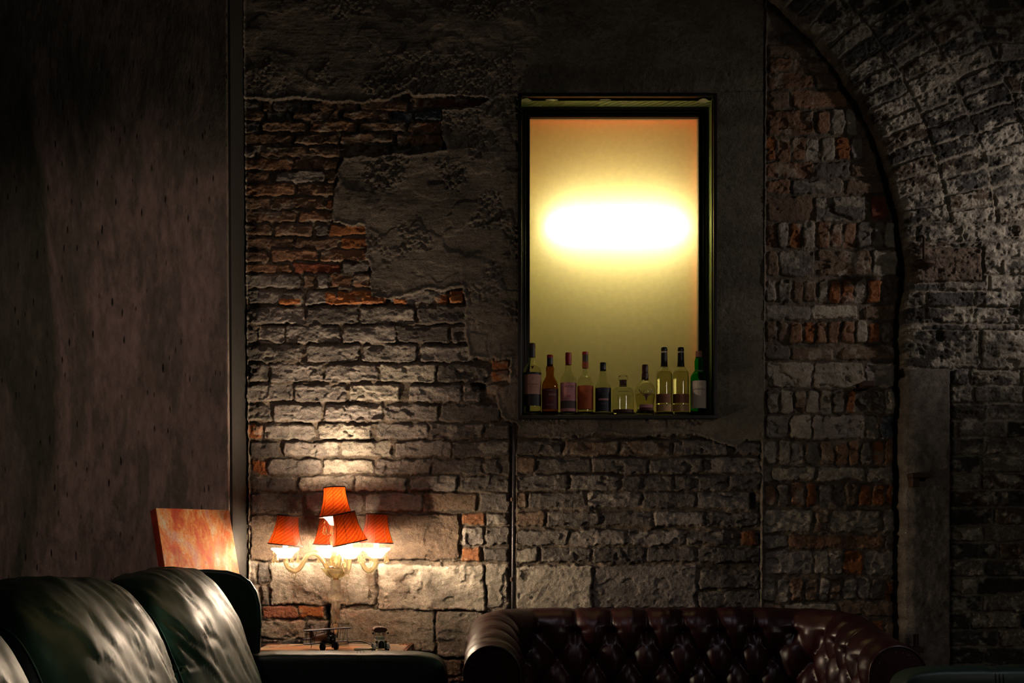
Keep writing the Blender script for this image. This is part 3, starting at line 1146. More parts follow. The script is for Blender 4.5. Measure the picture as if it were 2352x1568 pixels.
mb.v = [(ix0 - .01, 0.127, iz0 - .01), (ix1 + .01, 0.127, iz0 - .01), (ix1 + .01, 0.127, iz1 + .01), (ix0 - .01, 0.127, iz1 + .01)]
mb.f = [(0, 1, 2, 3)]
mb.build('pane', 'pane', win)
# light box behind the pane
mb = MB()
bd = 0.29
mb.box((ix0 - 0.018, (0.13 + bd) / 2, (iz0 + iz1) / 2), (0.02, bd - 0.13, iz1 - iz0 + 0.06))
mb.box((ix1 + 0.018, (0.13 + bd) / 2, (iz0 + iz1) / 2), (0.02, bd - 0.13, iz1 - iz0 + 0.06))
mb.box(((ix0 + ix1) / 2, (0.13 + bd) / 2, iz0 - 0.018), (ix1 - ix0 + 0.03, bd - 0.13, 0.02))
mb.box(((ix0 + ix1) / 2, bd, (iz0 + iz1) / 2), (ix1 - ix0 + 0.05, 0.01, iz1 - iz0 + 0.05))
mb.build('light_box', 'box_paint', win)
mb = MB()  # orange strips added out of sight to tint the pane's edges
mb.box((ix1 + 0.002, 0.14, (iz0 + iz1) / 2), (0.012, 0.02, iz1 - iz0))
mb.box(((ix0 + ix1) / 2, 0.145, iz1 + 0.003), (ix1 - ix0, 0.03, 0.012))
mb.build('pane_edge_tint', 'orange_tint', win)
mb = MB()  # unseen amber panels, added to warm the glow of the upper pane
for xx in (ix0 - 0.007, ix1 + 0.007):
    mb.box((xx, (0.13 + bd) / 2, iz1 - 0.17), (0.004, bd - 0.135, 0.36))
mb.box(((ix0 + ix1) / 2, bd - 0.007, iz1 - 0.14), (ix1 - ix0 - 0.004, 0.004, 0.30))
mb.box(((ix0 + ix1) / 2, (0.13 + bd) / 2, iz1 + 0.020), (ix1 - ix0 + 0.03, bd - 0.13, 0.02))
mb.build('pane_top_tint', 'amber_tint', win)
tx0, tz = XZ(1268, 528, 5.08)
tx1, _ = XZ(1562, 528, 5.08)
MB().tube([(tx0, 0.127 + 0.047, tz), (tx1, 0.127 + 0.062, tz)], 0.008, 12).build('light_tube', 'tube', win)

# ------------------------------------------------------------------ leather furniture
def mesh_from(name, vs, fs, mat, parent=None, smooth=True):
    me = bpy.data.meshes.new(name)
    me.from_pydata([tuple(v) for v in vs], [], fs)
    me.materials.append(M[mat])
    if smooth:
        me.polygons.foreach_set('use_smooth', [True] * len(me.polygons))
    o = bpy.data.objects.new(name, me)
    COL.objects.link(o)
    if parent:
        o.parent = parent
    return o


def cube_sphere(n):
    """grid points on the six faces of a cube, shared verts"""
    idx = {}
    vs, fs = [], []

    def vid(p):
        k = tuple(int(round(c * n)) for c in p)
        if k not in idx:
            idx[k] = len(vs)
            vs.append(p)
        return idx[k]
    for ax in range(3):
        for s in (-1, 1):
            for i in range(n):
                for j in range(n):
                    q = []
                    for (a, b) in ((i, j), (i + 1, j), (i + 1, j + 1), (i, j + 1)):
                        p = [0, 0, 0]
                        p[ax] = s
                        p[(ax + 1) % 3] = 2 * a / n - 1
                        p[(ax + 2) % 3] = 2 * b / n - 1
                        q.append(vid(tuple(p)))
                    fs.append(tuple(q) if s > 0 else tuple(q[::-1]))
    return np.array(vs), fs


CS_V, CS_F = cube_sphere(64)


def superbox(hx, hy, hz, ex=6.0, vs=None):
    """rounded box by superellipsoid projection of a cube grid"""
    p = CS_V if vs is None else vs
    p = np.sign(p) * np.abs(p) ** 0.9
    nrm = (np.abs(p[:, 0]) ** ex + np.abs(p[:, 1]) ** ex + np.abs(p[:, 2]) ** ex) ** (1 / ex)
    q = p / nrm[:, None]
    return q * np.array([hx, hy, hz]), q


def cushion(name, parent, y0, y1, sx, seed, near_dark=False):
    """slumped back cushion: face towards sx*(+x)"""
    w = (y1 - y0) / 2
    pts, q = superbox(0.125, w, 0.315, 5.0)
    x, y, z = pts.T.copy()
    u = y / w
    zz = z / 0.315
    puff = (1 - np.abs(u) ** 3) * (1 - np.abs(zz) ** 4)
    front = q[:, 0] > 0
    x = x * (0.72 + 0.36 * puff)
    # wrinkles drawn down and forward from the top seam
    wr = fbm((u * 3.2 + zz * 1.5) + seed * 9, zz * 1.3, seed, 4)
    wr2 = np.abs(fbm(u * 5 + zz * 2.4 + seed, zz * 1.6 + 4, seed + 5, 3))
    amp = 0.026 * wr - 0.012 * np.exp(-(wr2 / 0.10) ** 2) * (0.4 + 0.6 * (np.abs(u) > 0.15))
    amp = amp * 0.42
    x = x + np.where(front, 1, 0.2) * amp * (1 - np.abs(u) ** 8)
    z = z + 0.012 * fbm(u * 4 + seed, x * 9, seed + 2, 3) - 0.020 * np.abs(u) ** 4 * (zz > 0.2) + 0.022 * (1 - u * u) * (zz > 0) * zz
    # bottom pushed forward, recline, crown rolled over backrest
    x = x + 0.10 * (1 - zz) ** 1.15 - 0.05 * np.maximum(zz - 0.3, 0) ** 2
    X = sx * (x - 1.105)
    vs = np.stack([X, y + (y0 + y1) / 2, z + 0.636], -1)
    o = mesh_from(name, vs, CS_F if sx > 0 else [f[::-1] for f in CS_F], 'green_leather', parent)
    # piping: follow the rear/top seam on both ends
    for e in (-1, 1):
        band = np.where((np.abs(u - e * 0.925) < 0.03))[0]
        angs = np.arctan2(q[band, 2], q[band, 0])
        pl = []
        for k in range(40):
            th = math.radians(-75 + 215 * k / 39.0)
            v = vs[band[np.argmin(np.abs(angs - th) + 0.3 * np.abs(u[band] - e * 0.925))]]
            pl.append(Vector(v))
        pl = [(pl[max(i - 2, 0)] + pl[max(i - 1, 0)] + pl[i] + pl[min(i + 1, 39)] + pl[min(i + 2, 39)]) / 5 + Vector((sx * 0.002 * math.cos(math.radians(-75 + 215 * i / 39.0)), e * 0.002, 0.004 * math.sin(math.radians(-75 + 215 * i / 39.0)))) for i in range(40)]
        sm = [pl[0]] + [(pl[i - 1] + pl[i] * 2 + pl[i + 1]) / 4 for i in range(1, len(pl) - 1)] + [pl[-1]]
        MB().tube(sm, 0.0034, 6).build('piping', 'green_piping', o, smooth=True)
    return o


def green_sofa(name, label, y_far, length, sx, xo, full=True):
    """three-seat sofa running along y, facing sx*(+x); far arm inner face near y_far"""
    root = thing(name, label, 'sofa', (xo, y_far - length / 2, 0), group='green leather sofas')
    ym = length / 2     # local: far end at +ym
    A = 0.17            # arm thickness
    nfr = CS_F if sx > 0 else [f[::-1] for f in CS_F]

    def part(nm, c, h, ex, mod=None, mat='green_leather', pr=None):
        pts, q = superbox(h[0], h[1], h[2], ex)
        if mod is not None:
            pts = mod(pts, q)
        pts = pts + np.array([c[0], c[1], c[2]])
        pts[:, 0] *= sx
        return mesh_from(nm, pts, nfr, mat, pr or root)

    # plinth and seat deck
    part('base', (-0.70, 0, 0.21), (0.42, ym - 0.03, 0.13), 12)
    # back panel with wrinkled rounded top
    def backmod(p, q):
        z = p[:, 2]
        p[:, 0] -= 0.055 * (z / 0.40)
        p[:, 2] += 0.006 * fbm(p[:, 1] * 6, p[:, 0] * 5, 3, 3) * (z > 0.3)
        return p
    part('backrest', (-1.235, 0, 0.53), (0.085, ym - 0.01, 0.405), 7, backmod)
    # arms, wings
    for e in (-1, 1):
        yc = e * (ym - A / 2)
        def armmod(p, q):
            p[:, 1] *= 1 + 0.04 * (p[:, 2] > 0) * (1 - np.abs(q[:, 0]) ** 6)
            p[:, 2] += 0.004 * fbm(p[:, 0] * 12, p[:, 1] * 8, 7, 3)
            return p
        arm = part('arm', (-0.675, yc, 0.3725), (0.44, A / 2, 0.2855), 9, armmod)
        # three rows of stitching over the front third of the arm
        for k in range(3):
            xs = -0.565 + k * 0.012
            pl = []
            for i in range(15):
                a = PI * i / 14
                yy = math.cos(a)
                pl.append((sx * (xs + 0.013 * math.cos(a)) , yc - yy * (A / 2 + 0.001) * 1.035, 0.60 + 0.0595 * (math.sin(a) ** 0.35)))
            pl = [(pl[0][0] - sx * 0.018, pl[0][1], 0.40)] + pl
            MB().tube(pl, 0.0013, 5).build('stitching', 'stitch', arm)
        def wingmod(p, q):
            zz = p[:, 2] / 0.245
            p[:, 0] *= 1 - 0.10 * np.maximum(zz, 0) ** 2
            # big rounded front top corner
            return p
        n0 = 16
        # wing outline in xz, extruded along y and softened
        out = [(-1.30, 0.50), (-0.918, 0.50), (-0.916, 0.66), (-0.911, 0.76), (-0.914, 0.83), (-0.926, 0.878), (-0.95, 0.915), (-0.985, 0.94), (-1.03, 0.953), (-1.10, 0.958), (-1.20, 0.955), (-1.30, 0.94)]
        mbw = MB()
        yw0 = yc - 0.045
        T = Matrix(((sx, 0, 0, 0), (0, 0, 1, yw0), (0, 1, 0, 0), (0, 0, 0, 1)))
        mbw.prism(out, 0.045, T)
        wg = mbw.build('wing', 'green_leather', root, smooth=True, angle=50)
        bv = wg.modifiers.new('bevel', 'BEVEL'); bv.width = 0.010; bv.segments = 4; bv.limit_method = 'ANGLE'; bv.angle_limit = math.radians(50)
        pl = [(sx * x, yw0 + 0.01, z) for x, z in out[2:]]
        pl = [(sx * (x + 0.001), yw0 + 0.006, z) for x, z in out[2:]]
        MB().tube(pl, 0.003, 6).build('piping', 'green_piping', wg, smooth=True)
    inner = ym - A
    n = 3
    w = 2 * inner / n
    for k in range(n):
        y0 = -inner + k * w
        part('seat_cushion', (-0.60, y0 + w / 2, 0.42), (0.36, w / 2 - 0.004, 0.085), 5)
        cushion('back_cushion', root, y0 + 0.004, y0 + w - 0.004, sx, 11 + k * 7)
    for ex_ in (-1, 1):
        for fx in (-1.22, -0.33):
            MB().lathe([(0.022, 0), (0.03, 0.02), (0.034, 0.085)], 16, Tr(sx * fx, ex_ * (ym - 0.08), 0)).build('foot', 'wood', root, smooth=True, angle=40)
    return root


green_sofa('leather_sofa', 'dark green leather sofa with loose wrinkled back cushions in front of the plastered pier', -0.655, 2.95, 1, 0.0)
green_sofa('leather_sofa', 'dark green leather sofa arm at lower right corner, in front of the tufted sofa', -1.18, 2.60, -1, 0.98)


# chesterfield: a tufted band swept round a U in plan
def chesterfield():
    xL, xR = -0.137, 1.385
    dF, dB = 3.90, 4.80
    root = thing('chesterfield_sofa', 'dark maroon leather sofa with deep buttoned rolled back below the lit window', 'sofa', ((xL + xR) / 2, (dF + dB) / 2 - D0, 0))
    ox, oy = (xL + xR) / 2, (dF + dB) / 2 - D0
    # inner path (plan) of the seat-side face
    rollr = 0.085
    off = 0.17      # inner face to outer silhouette
    ax0, ax1 = xL + off - ox, xR - off - ox
    by = dB - off - D0 - oy
    fy = dF - D0 - oy
    rc = 0.16
    path = []

    def seg(a, b, n):
        for i in range(n):
            t = i / n
            path.append((a[0] + (b[0] - a[0]) * t, a[1] + (b[1] - a[1]) * t))
    nst = 60
    seg((ax0, fy), (ax0, by - rc), nst)
    for i in range(24):
        a = PI - (PI / 2) * i / 24
        path.append((ax0 + rc + rc * math.cos(a), by - rc + rc * math.sin(a)))
    seg((ax0 + rc, by), (ax1 - rc, by), 150)
    for i in range(24):
        a = PI / 2 - (PI / 2) * i / 24
        path.append((ax1 - rc + rc * math.cos(a), by - rc + rc * math.sin(a)))
    seg((ax1, by - rc), (ax1, fy), nst)
    path.append((ax1, fy))
    path = np.array(path)
    dpt = np.diff(path, axis=0)
    L = np.concatenate([[0], np.cumsum(np.hypot(dpt[:, 0], dpt[:, 1]))])
    tan = np.gradient(path, axis=0)
    tan /= np.hypot(tan[:, 0], tan[:, 1])[:, None]
    out = np.stack([-tan[:, 1], tan[:, 0]], -1)   # points away from the seat
    total = L[-1]
    mid = total / 2
    back_half = (ax1 - ax0) / 2
    # arm height falls towards the front
    s_abs = np.abs(L - mid)
    ztop = 0.766 - 0.074 * sstep(back_half - 0.05, total / 2, s_abs)
    # cross-section (outward offset, height below top)
    sec = []
    for i in range(26):
        t = i / 25
        sec.append((-0.012 + 0.028 * t ** 1.5, -0.40 + (0.40 - rollr - 0.035) * t))
    for i in range(1, 60):
        a = PI - 0.0 - (PI * 1.42) * i / 59
        sec.append((0.016 + rollr + rollr * math.cos(a), -rollr + 0.0 + rollr * math.sin(a) - 0.0 * i))
    # underside back to the outer board
    last = sec[-1]
    for i in range(1, 10):
        t = i / 9
        sec.append((last[0] * (1 - t) + 0.105 * t, last[1] * (1 - t) - 0.25 * t))
    for i in range(1, 14):
        t = i / 13
        sec.append((0.105, -0.25 - 0.40 * t))
    sec = np.array(sec)
    ds = np.hypot(*np.diff(sec, axis=0).T)
    S = np.concatenate([[0], np.cumsum(ds)])
    nrm = np.gradient(sec, axis=0)
    nrm = np.stack([-nrm[:, 1], nrm[:, 0]], -1)
    nrm /= np.hypot(nrm[:, 0], nrm[:, 1])[:, None]   # towards seat/up
    LL, SS = np.meshgrid(L - mid, S, indexing='ij')
    pit = 0.146
    row0 = S[int(25)] + 0.045       # topmost button row on the front of the roll
    rh = 0.105
    uu = LL / pit
    vv = (SS - row0) / (2 * rh)
    # rows: v = 0 (row1), -0.5 (row2) ...; row1 buttons at half-integers
    p = (uu + 0.5) + vv * 1.0
    q = (uu + 0.5) - vv * 1.0
    fp = np.abs(np.sin(PI * p))
    fq = np.abs(np.sin(PI * q))
    top_fade = sstep(row0 + 0.01, row0 + 0.02, SS)
    # above row 1: vertical pleats running over the roll
    pleat = np.abs(np.sin(PI * (uu + 0.5)))
    diam = (fp * fq) ** 0.42
    up = np.clip((SS - row0) / 0.16, 0, 1)
    pl = 1 - (1 - pleat ** 0.35) * (1 - up) ** 1.0
    h = diam * (1 - top_fade) + pl * top_fade
    dbtn = np.full(LL.shape, 9.0)
    rows = []
    for r in range(0, 5):
        vr = row0 - r * rh
        uo = 0.5 if r % 2 == 0 else 0.0
        du = (uu + uo) - np.round(uu + uo)
        dd = np.hypot(du * pit, SS - vr)
        dbtn = np.minimum(dbtn, dd)
        rows.append((vr, uo))
    dent = np.exp(-(dbtn / 0.020) ** 2)
    ang_w = fbm(LL * 38, SS * 12, 77, 4) * 0.0035 + 0.0045 * fbm(LL * 14, SS * 10, 79, 3)
    radial = np.exp(-(dbtn / 0.045) ** 2) * 0.0035 * np.abs(np.sin(LL * 190 + 3 * np.sin(SS * 40)))
    fade_out = 1 - sstep(S[25] + rollr * 3.0, S[25] + rollr * 3.9, SS)
    disp = (0.042 * (h - 0.45) - 0.020 * dent + ang_w - radial) * fade_out
    # seams: front ends flatten to a smooth rolled facing
    endf = sstep(0.0, 0.09, total / 2 - np.abs(LL))
    disp = disp * endf + 0.010 * (1 - endf)
    o_off = sec[:, 0][None, :] + nrm[:, 0][None, :] * disp
    o_h = sec[:, 1][None, :] + nrm[:, 1][None, :] * disp
    # keep below-seat part vertical scale so it meets the plinth
    X = path[:, 0][:, None] + out[:, 0][:, None] * o_off
    Y = path[:, 1][:, None] + out[:, 1][:, None] * o_off
    Z = ztop[:, None] + o_h
    V = np.stack([X, Y, Z], -1).reshape(-1, 3)
    nL, nS = LL.shape
    fs = []
    for i in range(nL - 1):
        for j in range(nS - 1):
            a = i * nS + j
            fs.append((a, a + nS, a + nS + 1, a + 1))
    mesh_from('tufted_back', V, fs, 'maroon_leather', root)
    # front scroll facings
    for e in (0, -1):
        i = 0 if e == 0 else nL - 1
        prof = [(path[i][0] + out[i][0] * o_off[i, j], ztop[i] + o_h[i, j]) for j in range(nS)]
        keep = prof[20:nS - 8:2]
        keep = [(prof[20][0], 0.12)] + keep + [(prof[nS - 8][0], 0.12)]
        mbf = MB()
        T = Matrix(((1, 0, 0, 0), (0, 0, 1, fy - 0.018), (0, 1, 0, 0), (0, 0, 0, 1)))
        mbf.prism(keep, 0.03, T)
        fc = mbf.build('arm_facing', 'maroon_leather', root, smooth=True, angle=40)
        bv = fc.modifiers.new('bevel', 'BEVEL'); bv.width = 0.006; bv.segments = 2; bv.limit_method = 'ANGLE'; bv.angle_limit = math.radians(60)
        MB().tube([(x, fy - 0.016, z) for x, z in keep[1:-1]], 0.0055, 8).build('piping', 'maroon_leather', fc, smooth=True)
        # brass nails round the facing
        cxm = sum(k[0] for k in keep[1:-1]) / (len(keep) - 2)
        czm = ztop[i] - rollr
        for k in range(3, len(keep) - 3, 2):
            x, z = keep[k]
            dx, dz = cxm - x, czm - z
            dl = math.hypot(dx, dz) or 1
            MB().ball((x + dx / dl * 0.02, fy - 0.019, z + dz / dl * 0.02), 0.0015, 8, 5).build('nail_head', 'brass', fc, smooth=True)
    # buttons
    for r, (vr, uo) in enumerate(rows):
        jj = int(np.argmin(np.abs(S - vr)))
        k = math.ceil((-mid + 0.10) / pit + uo)
        while (k - uo) * pit < mid - 0.08:
            l0 = (k - uo) * pit
            ii = int(np.argmin(np.abs(L - mid - l0)))
            pos = Vector((X[ii, jj], Y[ii, jj], Z[ii, jj]))
            nn = Vector((out[ii][0] * nrm[jj][0], out[ii][1] * nrm[jj][0], nrm[jj][1]))
            qd = nn.to_track_quat('Z', 'Y').to_matrix().to_4x4()
            MB().lathe([(0.0001, 0.0065), (0.006, 0.0055), (0.0095, 0.002), (0.010, -0.003), (0.0001, -0.004)][::-1], 14, Matrix.Translation(pos + nn * 0.002) @ qd).build('button', 'maroon_leather', root, smooth=True)
            k += 1
    # seat, plinth, feet
    sw = (ax1 - ax0)
    for s_ in (-1, 1):
        pts, q_ = superbox(sw / 4 - 0.006, (by - fy) / 2 - 0.01, 0.075, 5)
        pts = pts + np.array([s_ * sw / 4, (by + fy) / 2 - 0.02, 0.385])
        mesh_from('seat_cushion', pts, CS_F, 'maroon_leather', root)
    MB().box((0, (fy + by) / 2 + 0.05, 0.21), (sw + 0.2, by - fy + 0.08, 0.20)).build('base', 'maroon_leather', root, bevel=0.015)
    for a in (-1, 1):
        for b_ in (fy + 0.08, by + 0.02):
            MB().lathe([(0.018, 0), (0.032, 0.03), (0.034, 0.06), (0.025, 0.11)], 16, Tr(a * (sw / 2 + 0.02), b_, 0)).build('foot', 'wood', root, smooth=True, angle=40)
    return root


chesterfield()

# ------------------------------------------------------------------ bottles on the window sill
BD = 4.955           # bottle plane distance
BS = BD / F          # metres per pixel there
SILL_Z = wz0 + 0.0005
_font_cache = {}


def text_pts(txt, size, shear=0.0, spacing=1.0):
    """filled text as flat mesh data centred on the origin, in xy"""
    cu = bpy.data.curves.new('lettering', 'FONT')
    cu.body = txt
    cu.size = size
    cu.shear = shear
    cu.space_character = spacing
    cu.align_x = 'CENTER'
    cu.align_y = 'CENTER'
    cu.resolution_u = 3
    ob = bpy.data.objects.new('lettering', cu)
    COL.objects.link(ob)
    bpy.context.view_layer.update()
    dg = bpy.context.evaluated_depsgraph_get()
    me = bpy.data.meshes.new_from_object(ob.evaluated_get(dg))
    vs = [tuple(v.co) for v in me.vertices]
    fs = [tuple(p.vertices) for p in me.polygons]
    bpy.data.objects.remove(ob)
    bpy.data.curves.remove(cu)
    bpy.data.meshes.remove(me)
    return vs, fs


def wrap(vs, r, zc, a0=0.0):
    """flat xy points onto a cylinder facing -y"""
    out = []
    for x, y, *_ in vs:
        a = x / r + a0
        out.append((r * math.sin(a), -r * math.cos(a), zc + y))
    return out


def label_band(parent, name, r, z0, z1, half, mat, a0=0.0, th=0.0004):
    """curved paper label; half = half angle"""
    mb = MB()
    n = 20
    vs, fs = [], []
    for i in range(n + 1):
        a = a0 - half + 2 * half * i / n
        for rr in (r, r + th):
            for z in (z0, z1):
                vs.append((rr * math.sin(a), -rr * math.cos(a), z))
    for i in range(n):
        b = i * 4
        c = b + 4
        fs += [(b + 2, b + 3, c + 3, c + 2), (b, c, c + 1, b + 1), (b + 1, c + 1, c + 3, b + 3), (b, b + 2, c + 2, c)]
    fs += [(0, 1, 3, 2), (n * 4, n * 4 + 2, n * 4 + 3, n * 4 + 1)]
    mb.add(vs, fs)
    return mb.build(name, mat, parent, smooth=True, angle=40)


def letter(parent, txt, size, r, zc, mat, a0=0.0, shear=0.0, name='lettering', spacing=1.0):
    vs, fs = text_pts(txt, size, shear, spacing)
    mb = MB()
    mb.add(wrap(vs, r, zc, a0), fs)
    return mb.build(name, mat, parent)


def marks(parent, r, zc, w, mat, seed, n=1, dz=0.004, h=0.0007, name='small_print'):
    """unreadable small print as broken fine strokes"""
    rg = random.Random(seed)
    mb = MB()
    for k in range(n):
        x = -w / 2
        while x < w / 2:
            l = rg.uniform(0.001, 0.004)
            z = zc - k * dz
            mb.add(wrap([(x, -h / 2), (x + l, -h / 2), (x + l, h / 2), (x, h / 2)], r, z), [(0, 1, 2, 3)])
            x += l + rg.uniform(0.0004, 0.0012)
    return mb.build(name, mat, parent)


for nm, c, rf in (('lab_pink', (196, 148, 128), .7), ('lab_black', (18, 17, 20), .5), ('lab_rose', (198, 134, 140), .7), ('lab_grey', (88, 74, 74), .7),
                  ('lab_amber', (176, 84, 36), .7), ('lab_maroon', (78, 22, 16), .6), ('lab_navy', (20, 20, 38), .5), ('ink_dark', (26, 14, 18), .7),
                  ('ink_red', (190, 40, 30), .6), ('ink_light', (205, 150, 140), .6), ('cap_red', (168, 18, 18), .35), ('cap_dark', (24, 18, 22), .35),
                  ('cap_navy', (16, 20, 34), .35), ('cap_maroon', (62, 18, 20), .4), ('cap_cork', (150, 104, 88), .7), ('lab_tan', (150, 98, 70), .7),
                  ('silver', (190, 180, 160), .3), ('lab_sand', (206, 168, 112), .7), ('neck_orange', (170, 82, 40), .6), ('stag', (66, 30, 16), .5), ('foil_grey', (84, 74, 62), .5),
                  ('lab_white', (222, 206, 190), .7)):
    M[nm] = simple(nm, srgb(*c), rf, 0.0, 0.12, 0.0, 90)


def bottle(label, cx, prof, glass='clear_glass', wall=0.0022, liquid=None, squash=1.0, y=0.0, base_y=955.0, group='bottles standing on the window sill'):
    """prof: list of (half width px, row px) from the base up"""
    x = (cx - 1176) * BS
    root = thing('bottle', label, 'bottle', (x, BD - D0 + y, SILL_Z), group=group)
    P_ = [(max(r * BS, 0.0002), (base_y - v) * BS) for r, v in prof]
    # smooth resample
    rs, zs = [], []
    for i in range(len(P_) - 1):
        (r0, z0), (r1, z1) = P_[i], P_[i + 1]
        for k in range(3):
            t = k / 3
            rs.append(r0 + (r1 - r0) * t)
            zs.append(z0 + (z1 - z0) * t)
    rs.append(P_[-1][0]); zs.append(P_[-1][1])
    rs = np.array(rs); zs = np.array(zs)
    for _ in range(1):
        rs[1:-1] = rs[:-2] * .25 + rs[1:-1] * .5 + rs[2:] * .25
        zs[1:-1] = zs[:-2] * .25 + zs[1:-1] * .5 + zs[2:] * .25
    outer = list(zip(rs, zs))
    R0 = outer[0][0]
    prof_c = [(0.0001, 0.004), (R0 * 0.55, 0.0025), (R0 * 0.88, 0.0)] + outer
    inner = [(max(r - wall, 0.001), z) for r, z in outer if z > 0.009]
    inner = [(0.0001, 0.0115), (inner[0][0] * 0.6, 0.0095), (inner[0][0] * 0.93, 0.0092)] + inner
    full = prof_c + inner[::-1]
    g = MB().shell(full, 40).build('glass_body', glass, root, smooth=True)
    if liquid:
        zl = liquid
        lq = [(max(r - 0.0004, 0.0001), z) for r, z in inner if z < zl]
        lq = lq + [(lq[-1][0], zl), (0.0001, zl)]
        MB().shell(lq, 36).build('spirit', 'spirit', root, smooth=True, angle=60)
    return root


def zr(v, base=955.0):
    return (base - v) * BS


def cap(root, name, prof, mat, seg=32, base=955.0):
    P_ = [(r * BS, zr(v, base)) for r, v in prof]
    return MB().lathe([(0.0001, P_[0][1])] + P_ + [(0.0001, P_[-1][1])], seg).build(name, mat, root, smooth=True, angle=35)


E = 0.0003
# 1 tall bottle with pink label and black bands, far left
b = bottle('tall clear bottle with pink and black label, leftmost on the sill against the frame', 1222.5,
           [(20, 955), (21, 950), (21, 880), (21, 855), (20, 845), (16, 837), (11, 832), (7.5, 826), (6.6, 815), (6.4, 800)])
R = 21 * BS
cap(b, 'cap', [(7.2, 797), (7.4, 792), (6.9, 786), (6.0, 785)], 'cap_maroon')
cap(b, 'neck_foil', [(7.0, 818), (6.8, 806), (6.6, 797)], 'cap_dark')
lb = label_band(b, 'label', R + E, zr(931), zr(854), 1.28, 'lab_black')
label_band(lb, 'label_panel', R + E + .0005, zr(904), zr(859), 1.22, 'lab_pink')
letter(lb, 'MACALLAN', 0.0095, R + .0014, zr(882), 'ink_dark')
letter(lb, 'S', 0.014, R + .0014, zr(869), 'ink_dark', shear=0.3)
marks(lb, R + .0014, zr(887), 0.03, 'ink_dark', 3, 2)
marks(lb, R + .0014, zr(896), 0.022, 'ink_red', 4, 1)
MB().add(wrap([(-0.007, 0.004), (0.007, 0.004), (0, -0.010)], 15.8 * BS, zr(842)), [(0, 1, 2)]).build('shoulder_mark', 'lab_maroon', b)
# 2 amber bottle
b = bottle('amber glass bottle with red-topped dark cap and dark maroon label', 1263.3,
           [(18.2, 955), (18.8, 950), (19, 905), (18.8, 885), (17.5, 876), (13, 868), (9.2, 861), (8.8, 854), (9.8, 846), (9.2, 840), (7.2, 837), (6.6, 828), (6.6, 822)], 'amber_glass')
R = 18.9 * BS
cap(b, 'neck_foil', [(7.0, 838), (7.0, 825), (6.8, 818)], 'cap_navy')
cap(b, 'cap', [(7.3, 819), (7.3, 813), (6.6, 812)], 'cap_red')
lb = label_band(b, 'label', R + E, zr(939), zr(891), 1.4, 'lab_maroon')
letter(lb, 'GOLD', 0.012, R + .0009, zr(905), 'ink_light', a0=0.25)
marks(lb, R + .0009, zr(895), 0.02, 'ink_light', 8, 1, h=.001)
marks(lb, R + .0009, zr(913), 0.022, 'ink_red', 9, 3, h=.001)
marks(lb, R + .0009, zr(927), 0.03, 'ink_light', 10, 2)
# 3 red cap, rose label
b = bottle('clear bottle with glossy red cap and rose label in dark script', 1305.5,
           [(18, 955), (18.6, 950), (18.6, 880), (18.2, 868), (16, 861), (12, 857), (8.6, 850), (7.4, 840), (6.8, 832), (6.5, 820)])
R = 18.6 * BS
cap(b, 'cap', [(6.9, 835.5), (7.0, 825), (7.4, 821.5), (7.2, 814), (6.9, 807.5), (6.0, 806.5)], 'cap_red')
lb = label_band(b, 'label', R + E, zr(943), zr(877), 1.38, 'lab_rose')
label_band(lb, 'label_panel', R + E + .0005, zr(936), zr(919), 1.34, 'lab_grey')
letter(lb, 'Arran', 0.019, R + .0009, zr(886), 'ink_dark', shear=0.35)
letter(lb, 'The', 0.006, R + .0009, zr(879.5), 'ink_dark')
letter(lb, '10', 0.014, R + .0009, zr(909), 'ink_red')
marks(lb, R + .0009, zr(894), 0.02, 'ink_dark', 12, 1)
# 4 orange label
b = bottle('clear bottle with red-topped dark neck foil and burnt orange label', 1344.3,
           [(17.8, 955), (18.3, 950), (18.3, 882), (17.6, 872), (15, 865), (10.5, 861), (7.6, 857), (6.7, 850), (6.5, 842), (6.4, 825)], liquid=0.033)
R = 18.3 * BS
cap(b, 'neck_label', [(6.8, 843), (7.2, 838), (7.1, 828)], 'neck_orange')
cap(b, 'neck_foil', [(6.9, 828.5), (6.8, 812)], 'foil_grey')
cap(b, 'cap', [(7.2, 812), (7.2, 806), (6.4, 805)], 'cap_red')
lb = label_band(b, 'label', R + E, zr(938), zr(884), 1.42, 'lab_amber')
letter(lb, '10', 0.015, R + .0009, zr(914), 'lab_maroon')
marks(lb, R + .0009, zr(895), 0.020, 'lab_maroon', 14, 3, h=.0012)
# 5 navy label, short
b = bottle('shorter clear bottle with navy cap and large navy label', 1385.0,
           [(17.5, 955), (18.8, 951), (19, 946), (19, 895), (18.2, 886), (15.5, 880), (12, 875), (10.3, 866), (9.4, 856), (7.6, 849), (6.6, 842)])
R = 19 * BS
cap(b, 'cap', [(7.1, 849), (7.2, 840), (7.0, 831), (6.2, 829.5)], 'cap_navy')
lb = label_band(b, 'label', R + E, zr(944), zr(889), 1.2, 'lab_navy')
label_band(lb, 'label_panel', R + E + .0005, zr(918), zr(914), 0.62, 'ink_light')
marks(lb, R + .0009, zr(903), 0.018, 'lab_grey', 16, 2, h=.0012)
marks(lb, R + .0009, zr(926), 0.018, 'ink_light', 17, 1)
